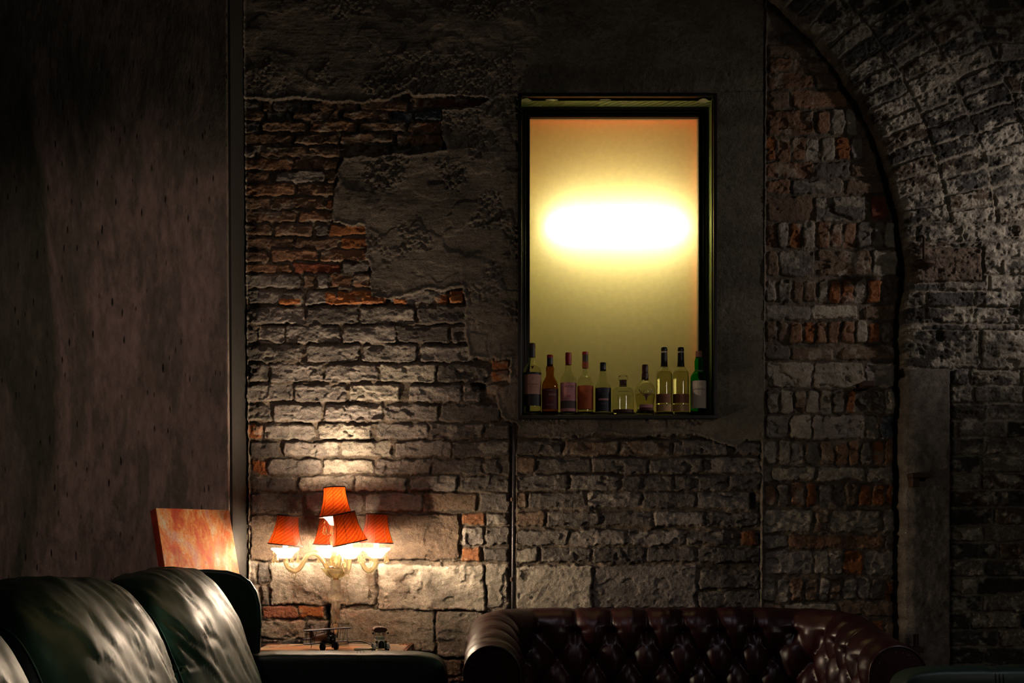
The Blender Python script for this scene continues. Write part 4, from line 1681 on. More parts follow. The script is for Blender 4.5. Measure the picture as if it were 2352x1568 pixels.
# 6 squat decanter with glass stopper
b = bottle('squat clear decanter bottle with glass stopper and dark red collar', 1431.0,
           [(23.5, 955), (24.8, 951), (25, 945), (25, 900), (24, 892), (20, 888), (12, 886), (9, 884), (8.2, 878)], liquid=0.030)
R = 25 * BS
cap(b, 'collar', [(7.6, 883), (8.2, 881), (8.2, 872), (9.0, 870)], 'cap_maroon')
cap(b, 'glass_stopper', [(10.4, 870), (10.8, 868), (10.4, 861), (8.0, 858.2)], 'clear_glass')
lb = label_band(b, 'label', R + E, zr(946), zr(939), 1.2, 'lab_maroon')
marks(b, R + .0006, zr(899), 0.055, 'ink_dark', 21, 1, h=.0022, name='etched_band')
marks(b, R + .0006, zr(907), 0.060, 'stag', 22, 9, dz=.0058, h=.0011, name='etched_print')
# 7 stag bottle
b = bottle('round-shouldered clear bottle with brown stag head emblem and maroon cap', 1481.6,
           [(22.5, 955), (24, 951), (23.5, 946), (19.5, 936), (20.5, 925), (22.8, 908), (23.6, 897), (22.5, 888), (18.5, 880), (12.5, 874), (8.2, 869), (7.2, 862), (7, 850)], liquid=0.10)
cap(b, 'cap', [(8.0, 871), (7.8, 857), (6.9, 853), (7.2, 851), (7.0, 836), (6.3, 834.5)], 'cap_maroon')
label_band(b, 'label', 22.9 * BS, zr(941.5), zr(928), 0.72, 'lab_rose')
label_band(b, 'label_strip', 22.9 * BS + .0005, zr(941.5), zr(935), 0.70, 'lab_maroon')
mb = MB()
RS = 24.1 * BS


def stroke(pts, w):
    for (x0, y0), (x1, y1) in zip(pts[:-1], pts[1:]):
        dx, dy = x1 - x0, y1 - y0
        l = math.hypot(dx, dy)
        nx, ny = -dy / l * w / 2, dx / l * w / 2
        mb.add(wrap([(x0 + nx, y0 + ny), (x1 + nx, y1 + ny), (x1 - nx, y1 - ny), (x0 - nx, y0 - ny)], RS, zr(905)), [(0, 3, 2, 1)])


U_ = BS
for s_ in (-1, 1):
    stroke([(s_ * 2 * U_, -1 * U_), (s_ * 7 * U_, 1 * U_), (s_ * 12 * U_, 3 * U_), (s_ * 16 * U_, 8 * U_), (s_ * 18 * U_, 13 * U_)], 1.4 * U_)
    stroke([(s_ * 7 * U_, 1 * U_), (s_ * 6 * U_, 7 * U_), (s_ * 4 * U_, 10 * U_)], 1.1 * U_)
    stroke([(s_ * 11 * U_, 3 * U_), (s_ * 12 * U_, 8 * U_), (s_ * 10.5 * U_, 11 * U_)], 1.1 * U_)
    stroke([(s_ * 15 * U_, 7 * U_), (s_ * 15.5 * U_, 11 * U_)], 1.0 * U_)
    stroke([(s_ * 2.5 * U_, -3.5 * U_), (s_ * 8 * U_, -2.0 * U_)], 1.8 * U_)
mb.add(wrap([(-3.5 * U_, 1.5 * U_), (-4.0 * U_, -3.5 * U_), (-2.0 * U_, -9 * U_), (-1.6 * U_, -13.0 * U_), (0, -15 * U_), (1.6 * U_, -13.0 * U_), (2.0 * U_, -9 * U_), (4.0 * U_, -3.5 * U_), (3.5 * U_, 1.5 * U_)], RS, zr(905)),
       [(0, 1, 2, 3, 4, 5, 6, 7, 8)])
mb.build('stag_emblem', 'stag', b)
# 8, 9 pair of tall bottles
for cx, lbl, off in ((1525.5, 'tall clear bottle with long black neck sleeve, next to the stag bottle', -0.35),
                     (1563.7, 'tall clear bottle with long black neck sleeve, next to the green bottle', 0.0)):
    b = bottle(lbl, cx, [(16, 955), (18.4, 951), (18.6, 943), (18.6, 862), (18.0, 854), (15.5, 848), (11.5, 843), (8.4, 838), (7.8, 830), (7, 812), (6.8, 803)], liquid=0.196)
    R = 18.6 * BS
    cap(b, 'neck_sleeve', [(8.0, 839), (7.6, 825), (7.2, 808)], 'cap_dark')
    cap(b, 'neck_ring', [(7.5, 807.5), (7.6, 806), (7.2, 804)], 'silver')
    cap(b, 'cap', [(7.2, 803.5), (7.5, 801), (7.2, 798), (6.9, 796), (5.8, 794.6)], 'cap_dark')
    lb = label_band(b, 'label', R + E, zr(924), zr(903), 1.1 if off else 1.4, 'lab_tan', a0=off)
    label_band(b, 'lower_label', R + E, zr(943), zr(927), 1.4, 'lab_sand')
    MB().add(wrap([(math.cos(t) * 1.6 * BS, math.sin(t) * 1.6 * BS) for t in np.linspace(0, 2 * PI, 13)[:-1]], R + .0012, zr(929), 0.2), [tuple(range(12))]).build('seal_dot', 'cap_maroon', b)
    marks(lb, R + .0009, zr(913), 0.03, 'stag', 31, 1)
# 10 green bottle
b = bottle('green glass bottle with cork-coloured cap and pale printed label, rightmost on the sill', 1604.8,
           [(18, 955), (19, 950), (19.3, 880), (19, 866), (17.5, 859), (13, 853), (9.6, 849), (9.0, 844), (9.8, 834), (9.6, 826), (7.4, 819), (6.8, 812)], 'green_glass')
R = 19.3 * BS
cap(b, 'cap', [(7.3, 818), (7.4, 812), (7.2, 805), (6.4, 803.5)], 'cap_cork')
label_band(b, 'neck_label', 9.8 * BS, zr(853), zr(848.5), 1.5, 'lab_white')
lb = label_band(b, 'label', R + E, zr(936), zr(873), 1.12, 'lab_white', a0=-0.12)
letter(lb, 'LAPHROAIG', 0.0105, R + .0009, zr(893), 'ink_dark', a0=-0.12)
marks(lb, R + .0009, zr(880), 0.008, 'ink_red', 41, 2, h=.0014)
marks(lb, R + .0009, zr(900), 0.03, 'lab_tan', 42, 7, dz=.008)

# ------------------------------------------------------------------ conduit, iron fittings
def cond(px0, z0, z1, r, y):
    root = thing('conduit_pipe', 'thin grey conduit running down the brick wall under the lit window', 'pipe', (XZ(1176, 0, D0)[0], 0, z0))
    xa = 0.0
    lean = [(0.0 + 0.001 * k - 0.0, y + 0.002 * math.sin(k), (z1 - z0) * k / 8) for k in range(9)]
    lean[0] = (-0.006, y, 0)
    MB().tube(lean, r, 12).build('pipe', 'conduit', root, smooth=True)
    for zz in (0.055, 0.39, 0.70):
        zc_ = (z1 - z0) * zz
        c = MB().tube([(-0.002 + 0.004 * zz, y, zc_ - 0.008), (-0.002 + 0.004 * zz, y, zc_ + 0.008)], r * 1.35, 14)
        c.build('clip', 'iron', root, smooth=True, angle=40)
    return root


cond(1176, XZ(0, 1560, D0)[1], XZ(0, 970, D0)[1], 0.0058, -0.004)
# the conduit's cap where it leaves the plaster is part of the pipe run

r_ = thing('wall_hook', 'rusty iron rod ending in a flat disc, fixed to the sooty wall below the arch', 'hook', P(2122, 600, D0 - 0.12))
MB().tube([(0, 0, 0.0), (0, 0, 0.05), (0.004, 0.01, 0.10), (0.004, 0.03, 0.115), (0.004, 0.075, 0.118)], 0.006, 10).build('rod', 'iron', r_, smooth=True)
MB().lathe([(0.0001, -0.028), (0.030, -0.026), (0.044, -0.016), (0.046, -0.006), (0.034, 0.004), (0.010, 0.008), (0.0001, 0.008)], 24).build('disc', 'iron', r_, smooth=True, angle=40)
r_ = MB().box((0, 0, 0), (0.085, 0.07, 0.02)).box((-0.02, 0.01, -0.028), (0.03, 0.05, 0.04)).build('wall_bracket', 'iron', bevel=0.004, loc=P(2112, 1092, D0 - 0.10))
tag(r_, 'dark iron bracket stub set into the stone pilaster', 'bracket')
r_ = MB().box((0, 0, 0), (0.05, 0.09, 0.025)).build('wall_stud', 'iron', bevel=0.004, loc=P(1989, 884, D0 - 0.02))
tag(r_, 'small dark iron stud sticking out between the pier bricks', 'stud')
r_ = thing('pintle_hinge', 'short upright iron pin on a ledge low on the stone pilaster', 'hook', P(2104, 1486, D0 - 0.13))
MB().tube([(0, 0, 0), (0, 0, 0.055)], 0.011, 12).build('pin', 'iron', r_, smooth=True, angle=40)
MB().box((0.0, 0.02, -0.01), (0.055, 0.075, 0.022)).build('ledge', 'iron', r_, bevel=0.004)

# ------------------------------------------------------------------ painting leaning beside the trunk
TRUNK_Z = 0.634
yaw = math.radians(50)
nh = Vector((math.sin(yaw), -math.cos(yaw), 0))
tv = Vector((math.cos(yaw), math.sin(yaw), 0))
tr = P(526, 1171, 4.60)
lean = math.radians(15)
dn = (Vector((0, 0, -1)) * math.cos(lean) + nh * math.sin(lean))
W_, H_, T_ = 0.335, 0.575, 0.042
nrm = tv.cross(dn)
nrm.normalize()
if nrm.dot(nh) < 0:
    nrm = -nrm
cen = tr - tv * W_ / 2 + dn * H_ / 2 - nrm * T_ / 2
Mx = Matrix((( tv.x, nrm.x, -dn.x, cen.x), (tv.y, nrm.y, -dn.y, cen.y), (tv.z, nrm.z, -dn.z, cen.z), (0, 0, 0, 1)))
pt = thing('painting', 'rust orange abstract canvas leaning against the pier behind the green sofa', 'painting')
pt.matrix_world = Mx
MB().box((0, -T_ * 0.05, 0), (W_, T_ * 0.9, H_)).build('stretcher', 'canvas_side', pt, bevel=0.002)
MB().box((0, T_ / 2 - 0.001, 0), (W_ - 0.001, 0.0025, H_ - 0.001)).build('painted_face', 'canvas', pt)

# ------------------------------------------------------------------ trunk used as a side table
tx0, tx1 = -1.02, -0.415
ty0, ty1 = 4.345 - D0, 4.775 - D0
tr_ = thing('trunk', 'upright grey cloth trunk with brown leather corners and brass studs under the crystal lamp', 'trunk', ((tx0 + tx1) / 2, (ty0 + ty1) / 2, 0))
tw, td = tx1 - tx0, ty1 - ty0
MB().box((0, 0, TRUNK_Z / 2 + 0.008), (tw, td, TRUNK_Z - 0.016)).build('body', 'trunk_cloth', tr_, bevel=0.008)
MB().box((0, 0, 0.42), (tw + 0.004, td + 0.004, 0.012)).build('lid_seam', 'brown_leather', tr_, bevel=0.002)
for sx in (-1, 1):
    for sy in (-1, 1):
        a, d_ = 0.058, 0.058
        mbk = MB()
        mbk.box((sx * (tw / 2 - a / 2 + 0.003), sy * (td / 2 - d_ / 2 + 0.003), TRUNK_Z - 0.001), (a, d_, 0.005))
        mbk.box((sx * (tw / 2 + 0.002), sy * (td / 2 - d_ / 2 + 0.003), TRUNK_Z - 0.028), (0.005, d_, 0.058))
        mbk.box((sx * (tw / 2 - a / 2 + 0.003), sy * (td / 2 + 0.002), TRUNK_Z - 0.028), (a, 0.005, 0.058))
        cr = mbk.build('corner', 'brown_leather', tr_, bevel=0.002)
        if sx > 0:
            for k in range(4):
                MB().ball((sx * (tw / 2 - 0.010 - k * 0.013), sy * (td / 2 - 0.052), TRUNK_Z + 0.002), 0.0028, 10, 6).build('stud', 'brass', cr, smooth=True)
MB().box((tw / 2 - 0.008, 0, TRUNK_Z + 0.0), (0.020, td - 0.10, 0.004)).build('edge_trim', 'brown_leather', tr_)
for k in range(9):
    MB().ball((tw / 2 - 0.008, -td / 2 + 0.075 + k * 0.034, TRUNK_Z + 0.003), 0.0030, 10, 6).build('stud', 'chrome', tr_, smooth=True)
for sx in (-1, 1):
    for sy in (-1, 1):
        MB().lathe([(0.012, 0), (0.016, 0.004), (0.016, 0.014)], 14, Tr(sx * (tw / 2 - 0.04), sy * (td / 2 - 0.04), 0)).build('foot', 'brass', tr_, smooth=True, angle=40)
ZT = TRUNK_Z + 0.004

# stuff lying on the trunk
def sheet(name, label, cat, corners, z, th, mat, extra=None):
    cx = sum(c[0] for c in corners) / 4
    cy = sum(c[1] for c in corners) / 4
    o = MB().prism([(x - cx, y - cy) for x, y in corners], th).build(name, mat, bevel=min(th * 0.3, 0.002), loc=(cx, cy, z))
    tag(o, label, cat)
    return o


def gp(px, py, z):
    d = (CAMZ - z) * F / (py - HZ)
    return ((px - 1176) / F * d, d - D0)


fold = [gp(600, 1508, ZT + .006), gp(812, 1508, ZT + .006), gp(822, 1482, ZT + .006), gp(690, 1480, ZT + .006)]
fold = [(-0.985, -0.535), (-0.60, -0.54), (-0.575, -0.375), (-0.90, -0.365)]
sheet('folder', 'tan cardboard folder lying flat on the trunk under the toy biplane', 'folder', fold, ZT, 0.008, 'card')
mp = sheet('map_sheet', 'printed paper sheet with red marks sticking out beside the tan folder', 'paper', [(-1.01, -0.50), (-0.90, -0.29), (-0.86, -0.20), (-0.985, -0.24)], ZT + 0.0, 0.0015, 'paper')
rg = random.Random(3)
mbp = MB()
for k in range(26):
    x, y = rg.uniform(-0.05, 0.05), rg.uniform(-0.06, 0.09)
    if abs(x * 2 + 0.0) < 0.06:
        mbp.box((x, y, 0.0017), (rg.uniform(.004, .018), rg.uniform(.002, .008), 0.0003), R=Matrix.Rotation(0.4, 3, 'Z'))
mbp.build('print', 'ink_red', mp)
sheet('notebook', 'small cream notebook lying at the trunk front beside the black cable', 'book', [(-0.605, -0.545), (-0.545, -0.548), (-0.525, -0.47), (-0.585, -0.46)], ZT + 0.0082, 0.007, 'paper')

# ------------------------------------------------------------------ crystal table lamp
LX, LY = XZ(771.5, 0, 4.68)[0], 4.68 - D0
LZ = ZT
K = 4.68 / F
lampo = thing('table_lamp', 'crystal candelabra table lamp with five tilted red silk shades', 'lamp', (LX, LY, LZ))
BASEY = 1250 + (CAMZ - LZ) / K


def lz(v):
    return (BASEY - v) * K


def lathe_px(name, prof, mat, parent=lampo, flute=0, famp=0.0, seg=40, T=None, angle=None):
    P_ = [(max(r * K, 0.0001), lz(v)) for r, v in prof]
    return MB().lathe([(0.0001, P_[0][1])] + P_ + [(0.0001, P_[-1][1])], seg, T, flute, famp).build(name, mat, parent, smooth=True, angle=angle)


MB().lathe([(0.0001, 0), (0.050, 0), (0.054, 0.004), (0.050, 0.010), (0.034, 0.018), (0.020, 0.024), (0.013, 0.030), (0.0001, 0.03)], 48, None, 16, 0.02).build('base', 'crystal', lampo, smooth=True)
lathe_px('foot_tube', [(9, 1482), (8.5, 1476), (6.2, 1470), (6.2, 1438), (8, 1434), (8.2, 1431)], 'chrome', angle=50)
lathe_px('glass_column', [(8.6, 1431), (9.2, 1420), (9.4, 1419), (9.2, 1417), (9.4, 1400), (9.8, 1386), (13, 1380)], 'crystal', flute=16, famp=0.03, seg=64)
MB().tube([(0, 0, lz(1431)), (0, 0, lz(1382))], 0.0028, 10).build('inner_rod', 'chrome', lampo, smooth=True)
# diamond cut bulb
prof = [(8, 1381), (14, 1376), (18, 1369), (18.8, 1362), (17, 1356), (12, 1353), (9, 1352)]
mb = MB()
seg_, vs, fs = 26, [], []
pp = []
for i in range(len(prof) - 1):
    for k in range(3):
        t = k / 3
        pp.append((prof[i][0] * (1 - t) + prof[i + 1][0] * t, prof[i][1] * (1 - t) + prof[i + 1][1] * t))
pp.append(prof[-1])
for i, (r, v) in enumerate(pp):
    for k in range(seg_):
        a = 2 * PI * (k + 0.5 * (i % 2)) / seg_
        rr_ = r * K * (1.0 + (0.035 if (i + k) % 2 else -0.03))
        vs.append((rr_ * math.cos(a), rr_ * math.sin(a), lz(v)))
for i in range(len(pp) - 1):
    for k in range(seg_):
        k2 = (k + 1) % seg_
        A_, B_, C_, D_ = i * seg_ + k, i * seg_ + k2, (i + 1) * seg_ + k2, (i + 1) * seg_ + k
        fs += [(A_, B_, D_), (B_, C_, D_)] if i % 2 == 0 else [(A_, B_, C_), (A_, C_, D_)]
mb.add(vs, fs).build('cut_glass_bulb', 'crystal', lampo)
lathe_px('fluted_neck', [(9.5, 1353), (11, 1349), (10.2, 1345), (9.6, 1338), (10.4, 1332), (9.8, 1330)], 'crystal', flute=14, famp=0.07, seg=70)
lathe_px('collar', [(6.5, 1331), (7, 1329), (5.5, 1327)], 'brass')
bowl = [(5.5, 1328), (14, 1326), (22, 1320), (27, 1313), (31, 1308), (34, 1305.5), (33, 1304.5), (30, 1306.5), (25, 1311), (20, 1317), (13, 1323), (5, 1325)]
MB().shell([(r * K, lz(v)) for r, v in bowl], 72, None, 18, 0.035).build('bowl', 'gold_crystal', lampo, smooth=True)
lathe_px('hub', [(16, 1316), (17, 1312), (17, 1303), (14, 1300), (6, 1299)], 'chrome', angle=40)
lathe_px('stem', [(5, 1300), (8, 1293), (10, 1284), (9, 1272), (5.5, 1262), (6, 1258), (9, 1255), (12.5, 1248), (14, 1240), (12, 1232), (7, 1227), (5, 1222), (7, 1219), (4, 1215), (4, 1206)], 'gold_crystal', flute=10, famp=0.05, seg=60)


def smooth_path(pts, n=8):
    """Catmull-Rom"""
    pts = [Vector(p) for p in pts]
    P4 = [pts[0] * 2 - pts[1]] + pts + [pts[-1] * 2 - pts[-2]]
    out = []
    for i in range(1, len(P4) - 2):
        p0, p1, p2, p3 = P4[i - 1:i + 3]
        for k in range(n):
            t = k / n
            out.append(0.5 * ((2 * p1) + (-p0 + p2) * t + (2 * p0 - 5 * p1 + 4 * p2 - p3) * t * t + (-p0 + 3 * p1 - 3 * p2 + p3) * t ** 3))
    out.append(pts[-1])
    return out


def pendant(parent, pos, beads=1, size=1.0, mat='gold_crystal'):
    """bead chain and faceted pyramid drop"""
    x, y, z = pos
    mb = MB()
    mb.tube([(x, y, z + 0.002), (x, y, z - 0.010 * beads * size - 0.004)], 0.0008, 5)
    for k in range(beads):
        zz = z - 0.006 * size - k * 0.012 * size
        mb.lathe([(0.0001, zz - .005 * size), (0.0042 * size, zz), (0.0001, zz + .005 * size)], 8, Tr(x, y, 0))
    z0 = z - 0.012 * beads * size - 0.003
    h = 0.032 * size
    mb.lathe([(0.0001, z0 - h - 0.010 * size), (0.0105 * size, z0 - h), (0.0095 * size, z0 - h + 0.003), (0.0035 * size, z0 - 0.006), (0.0001, z0)], 6, Tr(x, y, 0))
    return mb.build('crystal_drop', mat, parent)


def candle_head(parent, c, tilt, yaw_, shade_dz=0.0, sl=10.0):
    """cup, sleeve, bulb and tilted shade with its centre above point c"""
    c = Vector(c)
    s = K
    cup = [(11, 0), (14, 1.5), (16.5, 5), (20.5, 11), (26, 16), (30.5, 19.5), (31, 21)]
    mb = MB()
    vs, fs = [], []
    sg = 72
    for (r, z) in cup:
        for k in range(sg):
            a = 2 * PI * k / sg
            w = max(0, (r - 19) / 12)
            zz = z + w * 1.6 * abs(math.sin(5.5 * a)) * 1.3
            rr_ = r * (1 + 0.03 * w * math.cos(11 * a))
            vs.append((c.x + rr_ * s * math.cos(a), c.y + rr_ * s * math.sin(a), c.z + zz * s))
    n = len(cup)
    for i in range(n - 1):
        for k in range(sg):
            k2 = (k + 1) % sg
            fs.append((i * sg + k, i * sg + k2, (i + 1) * sg + k2, (i + 1) * sg + k))
    fs.append(tuple(range(sg))[::-1])
    mb.add(vs, fs).build('drip_cup', 'cup_glass', parent, smooth=True, angle=60)
    MB().lathe([(0.0001, 3 * s), (0.0075, 3 * s), (0.0072, sl * s), (0.0001, sl * s)], 18, Matrix.Translation(c)).build('candle_sleeve', 'candle', parent, smooth=True, angle=40)
    bz = sl * s
    MB().lathe([(0.0055, bz), (0.0085, bz + 0.014), (0.0095, bz + 0.034), (0.0075, bz + 0.054), (0.003, bz + 0.069), (0.0001, bz + 0.075)], 12, Matrix.Translation(c)).build('bulb', 'bulb', parent, smooth=True)
    # shade: flared, eight seams
    root = bpy.data.objects.new('lamp_shade', None)
    root = None
    T = Tr(c.x, c.y, c.z + (36 + shade_dz) * s) @ Rz(yaw_) @ Ry(tilt[0]) @ Rx(tilt[1])
    prof = []
    nn = 14
    hb, ht = -6.0, 61.0
    for i in range(nn + 1):
        t = i / nn
        r = 24.5 + 14.5 * (1 - t) ** 1.9
        prof.append((r * s, (hb + (ht - hb) * t) * s))
    vs, fs = [], []
    sg = 64
    for (r, z) in prof:
        for k in range(sg):
            a = 2 * PI * k / sg
            f_ = a / (2 * PI / 8)
            ff = abs((f_ % 1) - 0.5) * 2    # 1 at seams
            rr_ = r * (0.975 + 0.025 * ff)
            vs.append((rr_ * math.cos(a), rr_ * math.sin(a), z))
    for i in range(nn):
        for k in range(sg):
            k2 = (k + 1) % sg
            fs.append((i * sg + k, i * sg + k2, (i + 1) * sg + k2, (i + 1) * sg + k))
    so = MB().add(vs, fs).build('lamp_shade', 'shade', parent, smooth=True)
    so.matrix_local = T
    for (r, z, tt) in ((prof[0][0], prof[0][1], 0.0026), (prof[-1][0], prof[-1][1], 0.0026)):
        pts = [(r * math.cos(a) * 1.0, r * math.sin(a) * 1.0, z) for a in np.linspace(0, 2 * PI, 41)[:-1]]
        MB().tube(pts, tt, 8, cyclic=True).build('braid_trim', 'braid', so, smooth=True)
    for k in range(8):
        a = 2 * PI * k / 8
        pts = [((r + 0.0006) * math.cos(a), (r + 0.0006) * math.sin(a), z) for r, z in prof]
        MB().tube(pts, 0.0008, 5).build('seam', 'braid', so)
    # wire clip carrying the shade
    MB().tube([(x_ * s, 0, 30 * s) for x_ in (-24.5, 24.5)], 0.0006, 5).build('wire', 'brass', so)
    return cup


cup_z = lz(1281)
arms = [  # angle (from +x, counter-clockwise seen from above), reach px, shade tilt
    (math.radians(183), 115, (0.10, 0.0), 'l', 0),
    (math.radians(294), 112, (-0.20, 0.05), 'f', 4),
    (math.radians(5), 92, (0.02, 0.0), 'r', 4),
    (math.radians(112), 60, (0.02, 0.05), 'b', 2),
]
for ang, reach, tilt, nm, dz in arms:
    R_ = reach * K
    ca, sa = math.cos(ang), math.sin(ang)

    def ap(t, v):
        return (ca * R_ * t, sa * R_ * t, lz(v))
    sc_ = reach / 115
    pts = [ap(0.16, 1306), ap(0.24, 1290), ap(0.34, 1276), ap(0.45, 1270), ap(0.56, 1275), ap(0.64, 1290), ap(0.72, 1305), ap(0.83, 1311), ap(0.94, 1304), ap(0.99, 1292), ap(1.0, 1281)]
    pth = smooth_path(pts, 7)
    mb = MB()
    mb.tube(pth, 5.6 * K, 12)
    arm = mb.build('arm', 'gold_crystal', lampo, smooth=True)
    # twisted rib on the arm
    c = (ca * R_, sa * R_, cup_z)
    candle_head(arm, c, tilt, 0.0, dz)
    for k in range(5):
        a2 = 2 * PI * k / 5 + 0.55 + ang
        pendant(arm, (c[0] + 29 * K * math.cos(a2), c[1] + 29 * K * math.sin(a2), cup_z + 15 * K), 1, 0.85)
    low = ap(0.83, 1314)
    ringp = [(low[0] + 0.0, low[1] + 0.0075 * math.cos(a) * 0 + 0, low[2]) for a in (0,)]
    rp = [(low[0] + 0.009 * math.cos(a), low[1], low[2] - 0.012 + 0.011 * math.sin(a)) for a in np.linspace(0, 2 * PI, 25)[:-1]]
    MB().tube(rp, 0.0022, 8, cyclic=True).build('glass_ring', 'gold_crystal', arm, smooth=True)
    pendant(arm, (low[0], low[1], low[2] - 0.024), 3, 1.15, 'crystal')
# central candle on the stem
top = (0, 0, lz(1206))
sp = MB().lathe([(0.0001, lz(1212)), (0.012, lz(1211)), (0.016, lz(1208)), (0.012, lz(1205)), (0.0001, lz(1204))], 24).build('upper_socket', 'gold_crystal', lampo, smooth=True)
candle_head(sp, top, (-0.06, -0.03), 0.0, -10, 48.0)
for k in range(6):
    a2 = 2 * PI * k / 6 + 0.35
    pendant(sp, (26 * K * math.cos(a2), 26 * K * math.sin(a2), top[2] + 10 * K), 1, 1.05)
# cable
cb = smooth_path([(0.045, 0, 0.010), (0.09, 0.02, 0.014), (0.13, -0.01, 0.008), (0.165, -0.08, 0.004), (0.20, -0.16, 0.0035)], 8)
o = MB().tube(cb, 0.0030, 8).build('cable', 'rubber', lampo, smooth=True)

# ------------------------------------------------------------------ toy biplane
PZ = ZT + 0.008
bx, byy = gp(744, 1492, PZ)
bp = thing('toy_biplane', 'dark toy biplane with navy wings standing on the tan folder', 'toy', (bx, byy, PZ), (0, 0, math.radians(-42)))
bp.scale = (1.25, 1.25, 1.25)
# local: nose towards +x... built nose +x, span along y
fz = 0.036
mb = MB()
prof = [(0.0001, -0.068), (0.005, -0.066), (0.008, -0.045), (0.012, -0.02), (0.0155, 0.008), (0.017, 0.03), (0.0165, 0.036), (0.0001, 0.038)]
TT = Tr(0, 0, fz) @ Ry(math.radians(84))
mb.lathe(prof, 20, TT)
fus = mb.build('fuselage', 'plum_paint', bp, smooth=True, angle=40)
MB().tube([(-0.008, 0.007, fz + .015), (-0.002, 0.008, fz + .018), (0.004, 0.0, fz + .018), (-0.002, -0.008, fz + .018), (-0.008, -0.007, fz + .015)], 0.0012, 6).build('cockpit_rim', 'black_paint', fus)
mb = MB()
for k in range(9):
    a = 2 * PI * k / 9
    mb.ball((0.0375, 0.0125 * math.cos(a), fz - 0.003 + 0.0125 * math.sin(a)), (0.004, 0.003, 0.003), 8, 5)
mb.lathe([(0.0001, -0.003), (0.0135, -0.003), (0.0135, 0.003), (0.0001, 0.003)], 18, Tr(0.037, 0, fz - .003) @ Ry(PI / 2))
mb.build('engine', 'black_paint', fus, smooth=True, angle=40)


def wing_(name, z, x, span, chord, dih=0.0):
    mbw = MB()
    o_ = []
    for a in np.linspace(-PI / 2, PI / 2, 9):
        o_.append((x + chord / 2 * math.sin(a), span / 2 - chord * 0.35 + chord * 0.35 * math.cos(a)))
    o2 = [(xx, -yy) for xx, yy in o_[::-1]]
    mbw.prism(o_ + o2, 0.0028, Tr(0, 0, z))
    return mbw.build(name, 'navy_paint', bp, bevel=0.0008)


wing_('upper_wing', fz + 0.027, 0.018, 0.178, 0.030)
wing_('lower_wing', fz - 0.014, 0.012, 0.168, 0.027)
for s_ in (-1, 1):
    for yy in (0.055, 0.072):
        for xx in (0.006, 0.024):
            MB().tube([(xx, s_ * yy, fz - 0.012), (xx + 0.005, s_ * (yy + (0.004 if xx < .01 else -0.004)), fz + 0.028)], 0.0008, 6).build('strut', 'black_paint', bp)
    MB().tube([(0.012, s_ * 0.008, fz + 0.012), (0.016, s_ * 0.014, fz + 0.028)], 0.0008, 6).build('strut', 'black_paint', bp)
    MB().tube([(0.020, s_ * 0.010, fz - 0.012), (0.026, s_ * 0.024, 0.0120)], 0.0011, 6).build('gear_leg', 'black_paint', bp)
    wl = MB().lathe([(0.009, -0.003), (0.0117, -0.0028), (0.0120, 0), (0.0117, 0.0028), (0.009, 0.003), (0.009, -0.003)], 26, Tr(0.026, s_ * 0.026, 0.0120) @ Rx(PI / 2)).build('wheel', 'rubber', bp, smooth=True, angle=40)
    mbs = MB()
    for k in range(5):
        a = PI * k / 5
        mbs.tube([(0.026 + 0.0095 * math.cos(a), s_ * 0.026, 0.012 + 0.0095 * math.sin(a)), (0.026 - 0.0095 * math.cos(a), s_ * 0.026, 0.012 - 0.0095 * math.sin(a))], 0.0007, 5)
    mbs.ball((0.026, s_ * 0.026, 0.012), 0.003, 10, 6)
    mbs.build('spokes', 'plum_paint', wl)
MB().tube([(0.026, -0.026, 0.012), (0.026, 0.026, 0.012)], 0.0009, 6).build('axle', 'black_paint', bp)
mb = MB()
mb.prism([(-0.068, 0.0), (-0.046, 0.0), (-0.052, 0.020), (-0.060, 0.026), (-0.070, 0.024), (-0.073, 0.012)], 0.0022, Matrix(((1, 0, 0, 0), (0, 0, 1, -0.0011), (0, 1, 0, fz - 0.003), (0, 0, 0, 1))))
mb.build('tail_fin', 'plum_paint', bp, bevel=0.0006)
mb = MB()
mb.prism([(-0.072, -0.028), (-0.050, -0.024), (-0.046, 0), (-0.050, 0.024), (-0.072, 0.028), (-0.074, 0)], 0.002, Tr(0, 0, fz - 0.006))
mb.build('tailplane', 'navy_paint', bp, bevel=0.0006)
MB().tube([(-0.058, 0, fz - 0.010), (-0.064, 0, 0.001)], 0.0009, 6).build('tail_skid', 'black_paint', bp)
mb = MB()
for s_ in (-1, 1):
    mb.prism([(0, -0.001), (0.006, -0.003), (0.020, -0.0035), (0.026, 0), (0.020, 0.0025), (0.006, 0.002)], 0.0012,
             Tr(0.0425, 0, fz - 0.003) @ Matrix(((0, 0, 1, 0), (0, 1, 0, 0), (1, 0, 0, 0), (0, 0, 0, 1))) @ Matrix.Rotation(0.12 + (PI if s_ < 0 else 0), 4, 'Z'))
mb.ball((0.043, 0, fz - 0.003), 0.0035, 10, 7)
mb.build('propeller', 'wood', bp)

# ------------------------------------------------------------------ toy vintage car
cxp, cyp = gp(874, 1497, ZT)
car = thing('toy_car', 'cream and brown vintage toy car facing forward on the trunk', 'toy', (cxp, cyp, ZT), (0, 0, math.radians(13)))
